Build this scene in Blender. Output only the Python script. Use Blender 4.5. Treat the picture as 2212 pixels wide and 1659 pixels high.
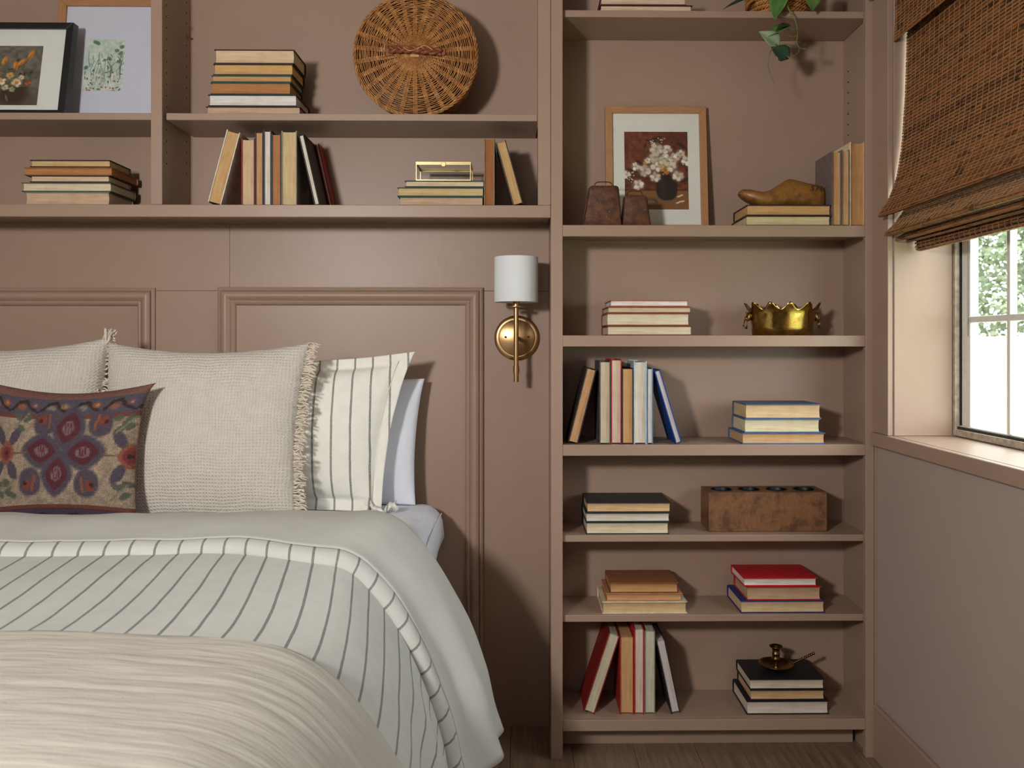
import bpy, math, random
import numpy as np
from mathutils import Vector, Matrix, noise as mnoise

random.seed(7)
for o in list(bpy.data.objects):
    bpy.data.objects.remove(o, do_unlink=True)
scene = bpy.context.scene
COL = scene.collection

# ------------------------------------------------------------------ camera
W_PX, H_PX = 2212.0, 1659.0
F_PX = 1850.0            # focal length in pixels of the 2212 px frame
VPX, HOR = 1125.0, 743.0  # vanishing point of the depth direction, horizon row
YAW = 0.013              # camera turned a little to the right
CAM_Z = 1.166
PPX = VPX + math.tan(YAW) * F_PX
cam_d = bpy.data.cameras.new('camera')
cam = bpy.data.objects.new('camera', cam_d)
COL.objects.link(cam)
cam.location = (0, 0, CAM_Z)
cam.rotation_euler = (math.pi / 2, 0, -YAW)
cam_d.sensor_width = 36.0
cam_d.lens = F_PX / W_PX * 36.0
cam_d.shift_x = (W_PX / 2 - PPX) / W_PX
cam_d.shift_y = (HOR - H_PX / 2) / W_PX
cam_d.clip_start = 0.02
cam_d.dof.use_dof = True
cam_d.dof.focus_distance = 2.42
cam_d.dof.aperture_fstop = 5.6
scene.camera = cam

# ------------------------------------------------------------------ world, sun, lights, exposure
scene.view_settings.view_transform = 'Standard'
scene.view_settings.look = 'None'
scene.view_settings.exposure = 0.0
scene.view_settings.gamma = 1.0
scene.view_settings.use_curve_mapping = False
world = bpy.data.worlds.new('sky')
scene.world = world
world.use_nodes = True
wnt = world.node_tree
bgn = wnt.nodes['Background']
bgn.inputs[0].default_value = (0.90, 0.95, 1.0, 1)
bgn.inputs[1].default_value = 8.6
sun_d = bpy.data.lights.new('sun', 'SUN')
sun_d.energy = 5.0
sun_d.angle = 0.03
sun_d.color = (1.0, 0.96, 0.88)
sun = bpy.data.objects.new('sun', sun_d)
COL.objects.link(sun)
sun.rotation_euler = (math.radians(42), 0, math.radians(-14))   # comes from behind the house, lights the fence


def area_light(name, loc, aim, size, energy, color, size_y=None):
    d = bpy.data.lights.new(name, 'AREA')
    d.energy = energy
    d.color = color
    d.size = size
    if size_y:
        d.shape = 'RECTANGLE'
        d.size_y = size_y
    else:
        d.shape = 'DISK'
    o = bpy.data.objects.new(name, d)
    COL.objects.link(o)
    o.location = loc
    o.rotation_euler = (Vector(aim) - Vector(loc)).to_track_quat('-Z', 'Y').to_euler()
    return o


key = area_light('key_lamp', (-1.00, -0.22, 1.64), (0.1, 2.5, 1.55), 0.24, 43.5, (1.0, 0.975, 0.95))
fill = area_light('fill_light', (-1.2, -1.9, 1.9), (-0.1, 2.5, 1.2), 1.8, 9.0, (1.0, 0.985, 0.97), 1.2)  # added soft fill for ambient light

# ------------------------------------------------------------------ helpers


def at(px, py, Y):
    """Point of the room at depth Y that the photo shows at pixel (px, py)."""
    u = (px - PPX) / F_PX
    w = (HOR - py) / F_PX
    dx = math.cos(YAW) * u + math.sin(YAW)
    dy = -math.sin(YAW) * u + math.cos(YAW)
    k = Y / dy
    return Vector((dx * k, Y, CAM_Z + w * k))


def atx(px, Y):
    return at(px, HOR, Y).x


def s2l(c):
    c = c / 255.0
    return c / 12.92 if c <= 0.04045 else ((c + 0.055) / 1.055) ** 2.4


def lin(rgb, a=1.0):
    return (s2l(rgb[0]), s2l(rgb[1]), s2l(rgb[2]), a)


MATS = {}


class NT:
    def __init__(self, name):
        self.m = bpy.data.materials.new(name)
        self.m.use_nodes = True
        self.nt = self.m.node_tree
        self.b = self.nt.nodes['Principled BSDF']
        self.out = self.nt.nodes['Material Output']

    def n(self, typ, **kw):
        nd = self.nt.nodes.new(typ)
        for k, v in kw.items():
            setattr(nd, k, v)
        return nd

    def l(self, a, b):
        self.nt.links.new(a, b)

    def coords(self, kind='Object', scale=(1, 1, 1)):
        tc = self.n('ShaderNodeTexCoord')
        mp = self.n('ShaderNodeMapping')
        mp.inputs['Scale'].default_value = scale
        self.l(tc.outputs[kind], mp.inputs['Vector'])
        return mp.outputs['Vector']

    def noise(self, vec, scale, detail=3.0, rough=0.55):
        nd = self.n('ShaderNodeTexNoise')
        nd.inputs['Scale'].default_value = scale
        nd.inputs['Detail'].default_value = detail
        nd.inputs['Roughness'].default_value = rough
        if vec is not None:
            self.l(vec, nd.inputs['Vector'])
        return nd.outputs['Fac']

    def ramp(self, fac, stops):
        r = self.n('ShaderNodeValToRGB')
        el = r.color_ramp.elements
        while len(el) < len(stops):
            el.new(0.5)
        for e, (p, c) in zip(el, stops):
            e.position = p
            e.color = lin(c) if len(c) == 3 else c
        self.l(fac, r.inputs['Fac'])
        return r.outputs['Color']

    def math(self, op, a, b=None, clamp=False):
        nd = self.n('ShaderNodeMath', operation=op)
        nd.use_clamp = clamp
        for i, v in enumerate((a, b)):
            if v is None:
                continue
            if isinstance(v, (int, float)):
                nd.inputs[i].default_value = v
            else:
                self.l(v, nd.inputs[i])
        return nd.outputs[0]

    def mix(self, fac, c1, c2):
        nd = self.n('ShaderNodeMix', data_type='RGBA')
        for i, v in ((0, fac), (6, c1), (7, c2)):
            if isinstance(v, (int, float)):
                nd.inputs[i].default_value = v
            elif isinstance(v, tuple):
                nd.inputs[i].default_value = v
            else:
                self.l(v, nd.inputs[i])
        return nd.outputs[2]

    def bump(self, height, strength=0.3, dist=0.001):
        nd = self.n('ShaderNodeBump')
        nd.inputs['Strength'].default_value = strength
        nd.inputs['Distance'].default_value = dist
        self.l(height, nd.inputs['Height'])
        self.l(nd.outputs['Normal'], self.b.inputs['Normal'])

    def set(self, rough=None, metal=None, color=None, spec=None):
        if rough is not None:
            self.b.inputs['Roughness'].default_value = rough
        if metal is not None:
            self.b.inputs['Metallic'].default_value = metal
        if color is not None:
            self.b.inputs['Base Color'].default_value = lin(color)
        if spec is not None:
            self.b.inputs['Specular IOR Level'].default_value = spec


def soft_mat(name, rgb, rough=0.6, var=0.08, scale=30.0, bump=0.15, bscale=150.0, bdist=0.0006, metal=0.0, spec=0.5, stretch=(1, 1, 1)):
    """A plain coloured surface with slight procedural variation and fine relief."""
    if name in MATS:
        return MATS[name]
    t = NT(name)
    v = t.coords('Object', stretch)
    f = t.noise(v, scale, 4.0)
    d = tuple(max(0, min(255, c * (1 - var))) for c in rgb)
    e = tuple(max(0, min(255, c * (1 + var))) for c in rgb)
    t.l(t.ramp(f, [(0.3, d), (0.7, e)]), t.b.inputs['Base Color'])
    t.set(rough=rough, metal=metal, spec=spec)
    if bump:
        t.bump(t.noise(v, bscale, 3.0), bump, bdist)
    MATS[name] = t.m
    return t.m


PAINT = (156, 134, 121)
t = NT('taupe_paint')
v = t.coords('Object')
t.l(t.ramp(t.noise(v, 3.0, 4.0), [(0.25, (156, 130, 112)), (0.75, (164, 138, 120))]), t.b.inputs['Base Color'])
t.set(rough=0.40, spec=0.34)
vs = t.coords('Object', (1.0, 1.0, 0.35))
t.bump(t.math('ADD', t.noise(vs, 60.0, 4.0), t.math('MULTIPLY', t.noise(v, 7.0, 2.0), 2.0)), 0.16, 0.0016)
MATS['paint'] = t.m

t = NT('taupe_wall_paint')
v = t.coords('Object')
t.l(t.ramp(t.noise(v, 2.0, 3.0), [(0.25, (166, 149, 139)), (0.75, (172, 155, 145))]), t.b.inputs['Base Color'])
t.set(rough=0.6, spec=0.3)
t.bump(t.noise(v, 180.0, 3.0), 0.12, 0.001)
MATS['wallpaint'] = t.m

soft_mat('ceiling_white', (176, 168, 158), 0.9, 0.02)


def wood_mat(name, c0, c1, rough=0.5, scale=1.0, axis=(1, 14, 14), dark=None, bump=0.2, wave=0.35):
    t = NT(name)
    v = t.coords('Object', axis)
    f = t.noise(v, 9.0 * scale, 5.0, 0.6)
    w = t.n('ShaderNodeTexWave', wave_type='BANDS', bands_direction='DIAGONAL')
    w.inputs['Scale'].default_value = 3.0 * scale
    w.inputs['Distortion'].default_value = 7.0
    w.inputs['Detail'].default_value = 3.0
    t.l(v, w.inputs['Vector'])
    fac = t.math('ADD', t.math('MULTIPLY', f, 1.0 - wave), t.math('MULTIPLY', w.outputs['Fac'], wave))
    col = t.ramp(fac, [(0.25, c0), (0.7, c1)])
    if dark:
        v2 = t.coords('Object')
        g = t.noise(v2, 22.0, 5.0, 0.65)
        gm = t.ramp(g, [(0.48, (0, 0, 0)), (0.62, (255, 255, 255))])
        col = t.mix(gm, col, lin(dark))
    t.l(col, t.b.inputs['Base Color'])
    t.set(rough=rough)
    t.bump(fac, bump, 0.001)
    MATS[name] = t.m
    return t.m


wood_mat('oak', (152, 106, 68), (184, 136, 92), 0.5, 1.0, (3, 60, 40), None, 0.2, 0.12)
wood_mat('oak_upright', (152, 106, 68), (184, 136, 92), 0.5, 1.0, (40, 60, 3), None, 0.2, 0.12)
wood_mat('floor_wood', (100, 80, 64), (150, 124, 102), 0.45, 1.0, (9, 0.5, 9), None, 0.2, 0.0)
wood_mat('block_wood', (112, 74, 46), (134, 92, 58), 0.5, 2.2, (7, 7, 4), (88, 58, 38), 0.35, 0.0)
wood_mat('last_wood', (132, 88, 40), (150, 104, 50), 0.4, 2.5, (4, 5, 5), (112, 72, 30), 0.1, 0.0)
soft_mat('black_frame', (28, 26, 26), 0.4, 0.1)
soft_mat('mat_white', (222, 222, 214), 0.8, 0.01, bump=0)
soft_mat('mat_cool', (206, 208, 220), 0.8, 0.01, bump=0)
soft_mat('dark_void', (20, 16, 13), 0.8, 0.2)
soft_mat('gunmetal', (46, 48, 52), 0.5, 0.1, metal=1.0)

t = NT('brushed_brass')
v = t.coords('Object', (1, 1, 1))
t.l(t.ramp(t.noise(v, 12, 3), [(0.3, (172, 138, 94)), (0.7, (190, 156, 110))]), t.b.inputs['Base Color'])
t.set(rough=0.3, metal=1.0)
t.b.inputs['Anisotropic'].default_value = 0.4
MATS['brass'] = t.m

t = NT('polished_gold')
t.set(rough=0.3, metal=1.0, color=(204, 184, 132))
MATS['gold'] = t.m

t = NT('aged_brass')
v = t.coords('Object')
f = t.noise(v, 30, 5, 0.65)
t.l(t.ramp(f, [(0.3, (118, 90, 44)), (0.5, (164, 132, 70)), (0.75, (190, 160, 96))]), t.b.inputs['Base Color'])
t.set(metal=1.0)
t.l(t.ramp(f, [(0.3, (150, 150, 150)), (0.7, (92, 92, 92))]), t.b.inputs['Roughness'])
t.bump(t.noise(v, 120, 3), 0.2, 0.0008)
MATS['aged_brass'] = t.m

t = NT('dark_brass')
v = t.coords('Object')
t.l(t.ramp(t.noise(v, 40, 4), [(0.3, (112, 84, 48)), (0.7, (166, 132, 76))]), t.b.inputs['Base Color'])
t.set(rough=0.33, metal=1.0)
MATS['dark_brass'] = t.m

t = NT('rusted_iron')
v = t.coords('Object')
f = t.noise(v, 38, 6, 0.7)
col = t.ramp(f, [(0.3, (52, 38, 30)), (0.48, (84, 54, 38)), (0.62, (112, 66, 42)), (0.74, (100, 82, 64))])
sp = t.ramp(t.noise(v, 190, 2), [(0.70, (0, 0, 0)), (0.74, (255, 255, 255))])
t.l(t.mix(sp, col, lin((150, 138, 122))), t.b.inputs['Base Color'])
t.set(rough=0.55, metal=0.25)
t.bump(f, 0.6, 0.002)
MATS['rust'] = t.m


def clear_glass(name, tint=(0.97, 0.985, 0.98, 1), gloss=0.06):
    t = NT(name)
    tr = t.n('ShaderNodeBsdfTransparent')
    tr.inputs['Color'].default_value = tint
    gl = t.n('ShaderNodeBsdfGlossy')
    gl.inputs['Roughness'].default_value = 0.03
    mx = t.n('ShaderNodeMixShader')
    mx.inputs[0].default_value = gloss
    t.l(tr.outputs[0], mx.inputs[1])
    t.l(gl.outputs[0], mx.inputs[2])
    t.l(mx.outputs[0], t.out.inputs['Surface'])
    MATS[name] = t.m
    return t.m


clear_glass('window_glass', (0.95, 0.97, 0.95, 1), 0.05)
clear_glass('box_glass', (0.96, 0.97, 0.965, 1), 0.03)
clear_glass('picture_glass', (0.99, 0.99, 0.99, 1), 0.012)

t = NT('lamp_shade_linen')
df = t.n('ShaderNodeBsdfDiffuse')
df.inputs['Color'].default_value = lin((240, 243, 245))
tl = t.n('ShaderNodeBsdfTranslucent')
tl.inputs['Color'].default_value = lin((226, 228, 226))
mx = t.n('ShaderNodeMixShader')
mx.inputs[0].default_value = 0.14
t.l(df.outputs[0], mx.inputs[1])
t.l(tl.outputs[0], mx.inputs[2])
t.l(mx.outputs[0], t.out.inputs['Surface'])
MATS['shade'] = t.m


def paint_mat(name, rough=0.8, weave=0.0, uvscale=(1, 1, 1)):
    """Colour read from the painted colour attribute of the mesh (a flat print or a dyed weave)."""
    t = NT(name)
    a = t.n('ShaderNodeAttribute')
    a.attribute_name = 'Col'
    col = a.outputs['Color']
    if weave:
        v = t.coords('UV', uvscale)
        ck = t.n('ShaderNodeTexVoronoi')
        ck.inputs['Scale'].default_value = 1.0
        ck.inputs['Randomness'].default_value = 0.35
        t.l(v, ck.inputs['Vector'])
        d = ck.outputs['Distance']
        col = t.mix(t.math('MULTIPLY', t.math('GREATER_THAN', d, 0.52), weave), col, lin((60, 46, 40)))
        t.bump(t.math('SUBTRACT', 1.0, d), 0.8, 0.002)
    t.l(col, t.b.inputs['Base Color'])
    t.set(rough=rough, spec=0.2)
    MATS[name] = t.m
    return t.m


paint_mat('print_ink', 0.6)
paint_mat('kilim_weave', 0.95, 0.30, (260, 260, 260))


def fabric(name, rgb, ux, uy, strength=0.6, dist=0.002, var=0.05, rough=0.95, extra=None):
    """Woven cloth: two crossed thread waves in UV space give the relief."""
    t = NT(name)
    tc = t.n('ShaderNodeTexCoord')
    sp = t.n('ShaderNodeSeparateXYZ')
    t.l(tc.outputs['UV'], sp.inputs[0])
    vn = t.coords('UV', (1, 1, 1))
    wob = t.math('MULTIPLY', t.noise(vn, 9.0, 3.0), 0.02)
    a = t.math('SINE', t.math('MULTIPLY', t.math('ADD', sp.outputs[0], wob), 6.283 * ux))
    b = t.math('SINE', t.math('MULTIPLY', t.math('ADD', sp.outputs[1], wob), 6.283 * uy))
    h = t.math('ADD', t.math('ADD', t.math('MULTIPLY', t.math('MULTIPLY', a, b), 0.6), t.math('MULTIPLY', b, 0.55)), t.math('MULTIPLY', t.noise(vn, 120.0, 2.0), 1.2))
    t.bump(h, strength, dist)
    d = tuple(c * (1 - var) for c in rgb)
    e = tuple(min(255, c * (1 + var)) for c in rgb)
    t.l(t.ramp(t.noise(vn, 40.0, 4.0), [(0.3, d), (0.7, e)]), t.b.inputs['Base Color'])
    t.set(rough=rough, spec=0.15)
    t.b.inputs['Sheen Weight'].default_value = 0.15
    MATS[name] = t.m
    return t.m


fabric('cream_weave', (206, 199, 187), 125, 120, 0.7, 0.0016, 0.018)
soft_mat('yarn', (218, 206, 188), 0.95, 0.06, 60)
soft_mat('seam_thread', (150, 112, 78), 0.9, 0.1)


def stripe_cloth(name, base, stripe, pitch, width, phase=0.0):
    """Pale linen with thin twin-thread dark stripes every `pitch` metres along U."""
    t = NT(name)
    tc = t.n('ShaderNodeTexCoord')
    sp = t.n('ShaderNodeSeparateXYZ')
    t.l(tc.outputs['UV'], sp.inputs[0])
    vn = t.coords('UV', (1, 1, 1))
    wob = t.math('MULTIPLY', t.math('SUBTRACT', t.noise(vn, 14.0, 3.0), 0.5), 0.004)
    u = t.math('DIVIDE', t.math('ADD', t.math('ADD', sp.outputs[0], phase), wob), pitch)
    fr = t.math('FRACT', t.math('ADD', u, 100.0))
    d = t.math('ABSOLUTE', t.math('SUBTRACT', fr, 0.5))
    on = t.math('LESS_THAN', d, width / pitch / 2)
    mid = t.math('LESS_THAN', d, width / pitch / 2 * 0.22)
    vf = t.coords('UV', (40, 500, 1))
    fn = t.noise(vf, 1.0, 3.0)
    dk = t.math('MULTIPLY', t.math('SUBTRACT', on, t.math('MULTIPLY', mid, 0.35)), t.math('ADD', 0.55, t.math('MULTIPLY', fn, 0.6)), True)
    bb = t.ramp(t.noise(vn, 30.0, 4.0), [(0.3, tuple(c * 0.97 for c in base)), (0.7, base)])
    t.l(t.mix(dk, bb, lin(stripe)), t.b.inputs['Base Color'])
    t.bump(t.math('ADD', t.noise(t.coords('UV', (60, 700, 1)), 1.0, 2.0), t.noise(t.coords('UV', (700, 60, 1)), 1.0, 2.0)), 0.22, 0.0008)
    t.set(rough=0.9, spec=0.2)
    MATS[name] = t.m
    return t.m


stripe_cloth('striped_linen', (206, 207, 200), (92, 94, 96), 0.053, 0.0052)
stripe_cloth('striped_sham', (238, 235, 224), (92, 94, 96), 0.050, 0.0052, 0.012)


def wrinkle_cloth(name, rgb, sx, sy, strength, dist, var=0.03):
    t = NT(name)
    v = t.coords('UV', (sx, sy, 1))
    h = t.noise(v, 1.0, 5.0, 0.6)
    v2 = t.coords('UV', (400, 400, 1))
    t.bump(t.math('ADD', h, t.math('MULTIPLY', t.noise(v2, 1.0, 2.0), 0.12)), strength, dist)
    t.l(t.ramp(h, [(0.3, tuple(c * (1 - var) for c in rgb)), (0.7, rgb)]), t.b.inputs['Base Color'])
    t.set(rough=0.92, spec=0.18)
    MATS[name] = t.m
    return t.m


wrinkle_cloth('cream_linen', (203, 203, 196), 5, 26, 0.22, 0.005)
wrinkle_cloth('gauze_throw', (198, 193, 181), 8.0, 75, 0.6, 0.008, 0.03)
wrinkle_cloth('white_sheet', (226, 229, 238), 14, 9, 0.5, 0.006)

WHITE = (232, 232, 236)


def page_mat(rgb):
    """Paper edges: fine leaves stacked along the book's thickness (local Z), foxing along the length."""
    gy_ = sum(rgb) / 3.0
    rgb = tuple(int(c + (gy_ - c) * 0.16) for c in rgb)
    name = 'paper_%d_%d_%d' % rgb
    if name in MATS:
        return MATS[name]
    t = NT(name)
    f = t.noise(t.coords('Object', (6, 6, 650)), 1.0, 3.0, 0.7)
    g = t.noise(t.coords('Object', (25, 25, 60)), 1.0, 3.0)
    col = t.ramp(f, [(0.28, tuple(c * 0.84 for c in rgb)), (0.62, rgb)])
    g2 = t.ramp(g, [(0.45, (255, 255, 255)), (0.8, (232, 214, 190))])
    nd = t.n('ShaderNodeMix', data_type='RGBA', blend_type='MULTIPLY')
    nd.inputs[0].default_value = 0.6
    t.l(col, nd.inputs[6])
    t.l(g2, nd.inputs[7])
    t.l(nd.outputs[2], t.b.inputs['Base Color'])
    t.bump(f, 0.35, 0.0008)
    t.set(rough=0.85, spec=0.2)
    MATS[name] = t.m
    return t.m


def cover_mat(rgb):
    name = 'bookcloth_%d_%d_%d' % rgb
    return soft_mat(name, rgb, 0.55, 0.10, 40.0, 0.25, 700.0, 0.0004, spec=0.35)


class MB:
    """Collects vertices and faces, then links them as ONE mesh object."""

    def __init__(self):
        self.v = []
        self.f = []
        self.uv = []

    def quad_grid(self, P, nu, nv, wrap_u=False, wrap_v=False):
        b = len(self.v)
        self.v += [tuple(p) for p in P]
        for j in range(nv - (0 if wrap_v else 1)):
            for i in range(nu - (0 if wrap_u else 1)):
                i2, j2 = (i + 1) % nu, (j + 1) % nv
                self.f.append((b + j * nu + i, b + j * nu + i2, b + j2 * nu + i2, b + j2 * nu + i))
        return b

    def box(self, x0, x1, y0, y1, z0, z1):
        b = len(self.v)
        self.v += [(x0, y0, z0), (x1, y0, z0), (x1, y1, z0), (x0, y1, z0), (x0, y0, z1), (x1, y0, z1), (x1, y1, z1), (x0, y1, z1)]
        self.f += [tuple(b + i for i in q) for q in ((0, 3, 2, 1), (4, 5, 6, 7), (0, 1, 5, 4), (1, 2, 6, 5), (2, 3, 7, 6), (3, 0, 4, 7))]
        return self

    def hexa(self, pts):
        b = len(self.v)
        self.v += [tuple(p) for p in pts]
        self.f += [tuple(b + i for i in q) for q in ((0, 3, 2, 1), (4, 5, 6, 7), (0, 1, 5, 4), (1, 2, 6, 5), (2, 3, 7, 6), (3, 0, 4, 7))]
        return self

    def tube(self, pts, r, n=8, closed=False, cap=True, flat=None):
        pts = [Vector(p) for p in pts]
        m = len(pts)
        if isinstance(r, (int, float)):
            r = [r] * m
        b = len(self.v)
        up = Vector((0.13, 0.21, 0.97))
        side = None
        for i in range(m):
            a = pts[(i - 1) % m] if (closed or i > 0) else pts[i]
            c = pts[(i + 1) % m] if (closed or i < m - 1) else pts[i]
            d = (c - a)
            if d.length < 1e-9:
                d = Vector((0, 0, 1))
            d.normalize()
            if side is None:
                side = d.cross(up)
                if side.length < 1e-3:
                    side = d.cross(Vector((1, 0, 0)))
            side = (side - d * side.dot(d))
            if side.length < 1e-6:
                side = d.cross(up)
            side.normalize()
            w = d.cross(side)
            for k in range(n):
                a2 = 2 * math.pi * k / n
                self.v.append(tuple(pts[i] + side * (math.cos(a2) * r[i]) + w * (math.sin(a2) * r[i] * (flat or 1.0))))
        rng = m if closed else m - 1
        for i in range(rng):
            i2 = (i + 1) % m
            for k in range(n):
                k2 = (k + 1) % n
                self.f.append((b + i * n + k, b + i * n + k2, b + i2 * n + k2, b + i2 * n + k))
        if cap and not closed:
            self.f.append(tuple(b + k for k in range(n))[::-1])
            self.f.append(tuple(b + (m - 1) * n + k for k in range(n)))
        return self

    def lathe(self, prof, c, n=32, axis='Z', sx=1.0, sy=1.0, cap=True):
        """prof: list of (radius, height) along the axis from c."""
        b = len(self.v)
        for (r, h) in prof:
            for k in range(n):
                a = 2 * math.pi * k / n
                p, q = math.cos(a) * r * sx, math.sin(a) * r * sy
                if axis == 'Z':
                    self.v.append((c[0] + p, c[1] + q, c[2] + h))
                elif axis == 'Y':
                    self.v.append((c[0] + p, c[1] + h, c[2] + q))
                else:
                    self.v.append((c[0] + h, c[1] + p, c[2] + q))
        m = len(prof)
        for i in range(m - 1):
            for k in range(n):
                k2 = (k + 1) % n
                self.f.append((b + i * n + k, b + i * n + k2, b + (i + 1) * n + k2, b + (i + 1) * n + k))
        if cap:
            if prof[0][0] > 1e-6:
                self.f.append(tuple(b + k for k in range(n))[::-1])
            if prof[-1][0] > 1e-6:
                self.f.append(tuple(b + (m - 1) * n + k for k in range(n)))
        return self

    def build(self, name, mat, parent=None, smooth=False, bevel=0.0, local=False, uv=None, segs=2, solid=0.0):
        off = Vector((0, 0, 0))
        if parent is not None and not local:
            q = parent
            while q is not None:
                off += q.location
                q = q.parent
        me = bpy.data.meshes.new(name)
        vs = self.v if off.length == 0 else [(p[0] - off.x, p[1] - off.y, p[2] - off.z) for p in self.v]
        me.from_pydata(vs, [], self.f)
        me.update()
        if uv is not None:
            l = me.uv_layers.new(name='UVMap')
            idx = np.empty(len(me.loops), dtype=np.int32)
            me.loops.foreach_get('vertex_index', idx)
            l.data.foreach_set('uv', np.asarray(uv, dtype=np.float32)[idx].ravel())
        if mat is not None:
            me.materials.append(MATS[mat] if isinstance(mat, str) else mat)
        o = bpy.data.objects.new(name, me)
        COL.objects.link(o)
        if parent is not None:
            o.parent = parent
        if smooth:
            me.polygons.foreach_set('use_smooth', [True] * len(me.polygons))
            if smooth != 'all':
                md = None
                me.set_sharp_from_angle(angle=math.radians(40))
        if solid:
            md = o.modifiers.new('thickness', 'SOLIDIFY')
            md.thickness = solid
            md.offset = -1
        if bevel:
            md = o.modifiers.new('bevel', 'BEVEL')
            md.width = bevel
            md.segments = segs
            md.limit_method = 'ANGLE'
            md.angle_limit = math.radians(40)
        return o


def tag(o, label, cat, group=None):
    o['label'] = label
    o['category'] = cat
    if group:
        o['group'] = group
    return o


def thing(name, label, cat, loc=(0, 0, 0), group=None):
    o = bpy.data.objects.new(name, None)
    COL.objects.link(o)
    o.empty_display_size = 0.05
    o.location = loc
    return tag(o, label, cat, group)


def struct(o, label=None, cat=None):
    o['kind'] = 'structure'
    if label:
        o['label'] = label
    if cat:
        o['category'] = cat
    return o


def struct_root(name, loc, label, cat):
    return struct(thing(name, label, cat, loc), label, cat)


def spline(pts, n):
    """Catmull-Rom through pts, n samples."""
    P = [Vector(p) for p in pts]
    m = len(P)
    out = []
    for k in range(n):
        s = k / (n - 1) * (m - 1)
        i = min(int(s), m - 2)
        f = s - i
        p0, p1, p2, p3 = P[max(i - 1, 0)], P[i], P[i + 1], P[min(i + 2, m - 1)]
        out.append(0.5 * ((2 * p1) + (p2 - p0) * f + (2 * p0 - 5 * p1 + 4 * p2 - p3) * f * f + (3 * p1 - p0 - 3 * p2 + p3) * f ** 3))
    return out


def smooth01(x):
    x = max(0.0, min(1.0, x))
    return x * x * (3 - 2 * x)


class Canvas:
    """A small painted raster whose pixels become the vertex colours of a print."""

    def __init__(self, w, h, bg, grain=0.0, seed=1):
        self.w, self.h = w, h
        self.rs = np.random.RandomState(seed)
        self.a = np.zeros((h, w, 3)) + np.array(bg, float)
        if grain:
            g = self.rs.rand(h // 6 + 2, w // 6 + 2)
            yy = np.linspace(0, g.shape[0] - 1.001, h)
            xx = np.linspace(0, g.shape[1] - 1.001, w)
            y0, x0 = yy.astype(int), xx.astype(int)
            fy, fx = (yy - y0)[:, None], (xx - x0)[None, :]
            G = g[y0][:, x0] * (1 - fy) * (1 - fx) + g[y0 + 1][:, x0] * fy * (1 - fx) + g[y0][:, x0 + 1] * (1 - fy) * fx + g[y0 + 1][:, x0 + 1] * fy * fx
            self.a *= (1 + grain * (G - 0.5) * 2)[..., None]
        self.Y, self.X = np.mgrid[0:h, 0:w]

    def put(self, mask, col, a=1.0):
        m = (mask * a)[..., None]
        self.a = self.a * (1 - m) + np.array(col, float) * m

    def ell(self, cx, cy, rx, ry, ang, col, a=1.0, soft=0.25, p=2.0):
        x = (self.X - cx * self.w)
        y = (self.Y - cy * self.h)
        c, s = math.cos(ang), math.sin(ang)
        u = (x * c + y * s) / (rx * self.w)
        v = (-x * s + y * c) / (ry * self.w)
        d = (np.abs(u) ** p + np.abs(v) ** p) ** (1 / p)
        self.put(np.clip((1 + soft - d) / (2 * soft + 1e-6), 0, 1), col, a)

    def line(self, pts, wd, col, a=1.0):
        for (p, q) in zip(pts[:-1], pts[1:]):
            ax, ay, bx, by = p[0] * self.w, p[1] * self.h, q[0] * self.w, q[1] * self.h
            dx, dy = bx - ax, by - ay
            L = dx * dx + dy * dy + 1e-9
            tt = np.clip(((self.X - ax) * dx + (self.Y - ay) * dy) / L, 0, 1)
            d = np.hypot(self.X - ax - tt * dx, self.Y - ay - tt * dy)
            self.put(np.clip(wd * self.w - d + 0.5, 0, 1), col, a)

    def rect(self, x0, y0, x1, y1, col, a=1.0):
        m = (self.X >= x0 * self.w) & (self.X < x1 * self.w) & (self.Y >= y0 * self.h) & (self.Y < y1 * self.h)
        self.put(m.astype(float), col, a)

    def sample(self, u, v):
        x = np.clip((np.asarray(u) * self.w), 0, self.w - 1).astype(int)
        y = np.clip((np.asarray(v) * self.h), 0, self.h - 1).astype(int)
        return self.a[y, x]


def set_colors(me, rgb):
    c = np.clip(np.asarray(rgb, float) / 255.0, 0, 1)
    c = np.where(c <= 0.04045, c / 12.92, ((c + 0.055) / 1.055) ** 2.4)
    at_ = me.color_attributes.new('Col', 'FLOAT_COLOR', 'POINT')
    at_.data.foreach_set('color', np.concatenate([c, np.ones((len(c), 1))], axis=1).astype(np.float32).ravel())

# ================================================================== THE SETTING
YF = 2.400      # front of the face frames
YB = 2.609      # painted back panels and headboard wall
CEIL = 2.62
XL, XW = -2.75, 1.005   # left and right wall surfaces
YN = -2.4               # wall behind the camera
Y_JAMB = 2.298          # far jamb of the window
Y_JAMB2 = 1.24          # near jamb
Z_SILL = 0.918
Z_HEAD = 2.13
X_GLASS = 1.178

# floor with planks running towards the bed wall
fl = MB().box(XL, 1.4, YN, 2.75, -0.06, -0.012).build('floor', 'floor_wood')
struct(fl, 'dark brown wood plank floor beneath the bed and bookcase', 'floor')
x = XL + 0.05
k = 0
plank_me = None
while x < 1.0:
    w = 0.178
    x1 = min(x + w, 1.02)
    ys = [YN, -0.9 + (k % 3) * 0.45, 1.35 + (k * 0.37) % 1.0, 2.70]
    for a, b in zip(ys[:-1], ys[1:]):
        m = MB().box(x + 0.0006, x1 - 0.0006, a + 0.0006, b - 0.0006, -0.012, 0.0)
        m.build('plank', 'floor_wood', fl, bevel=0.0008, segs=1)
    x += w
    k += 1

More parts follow.
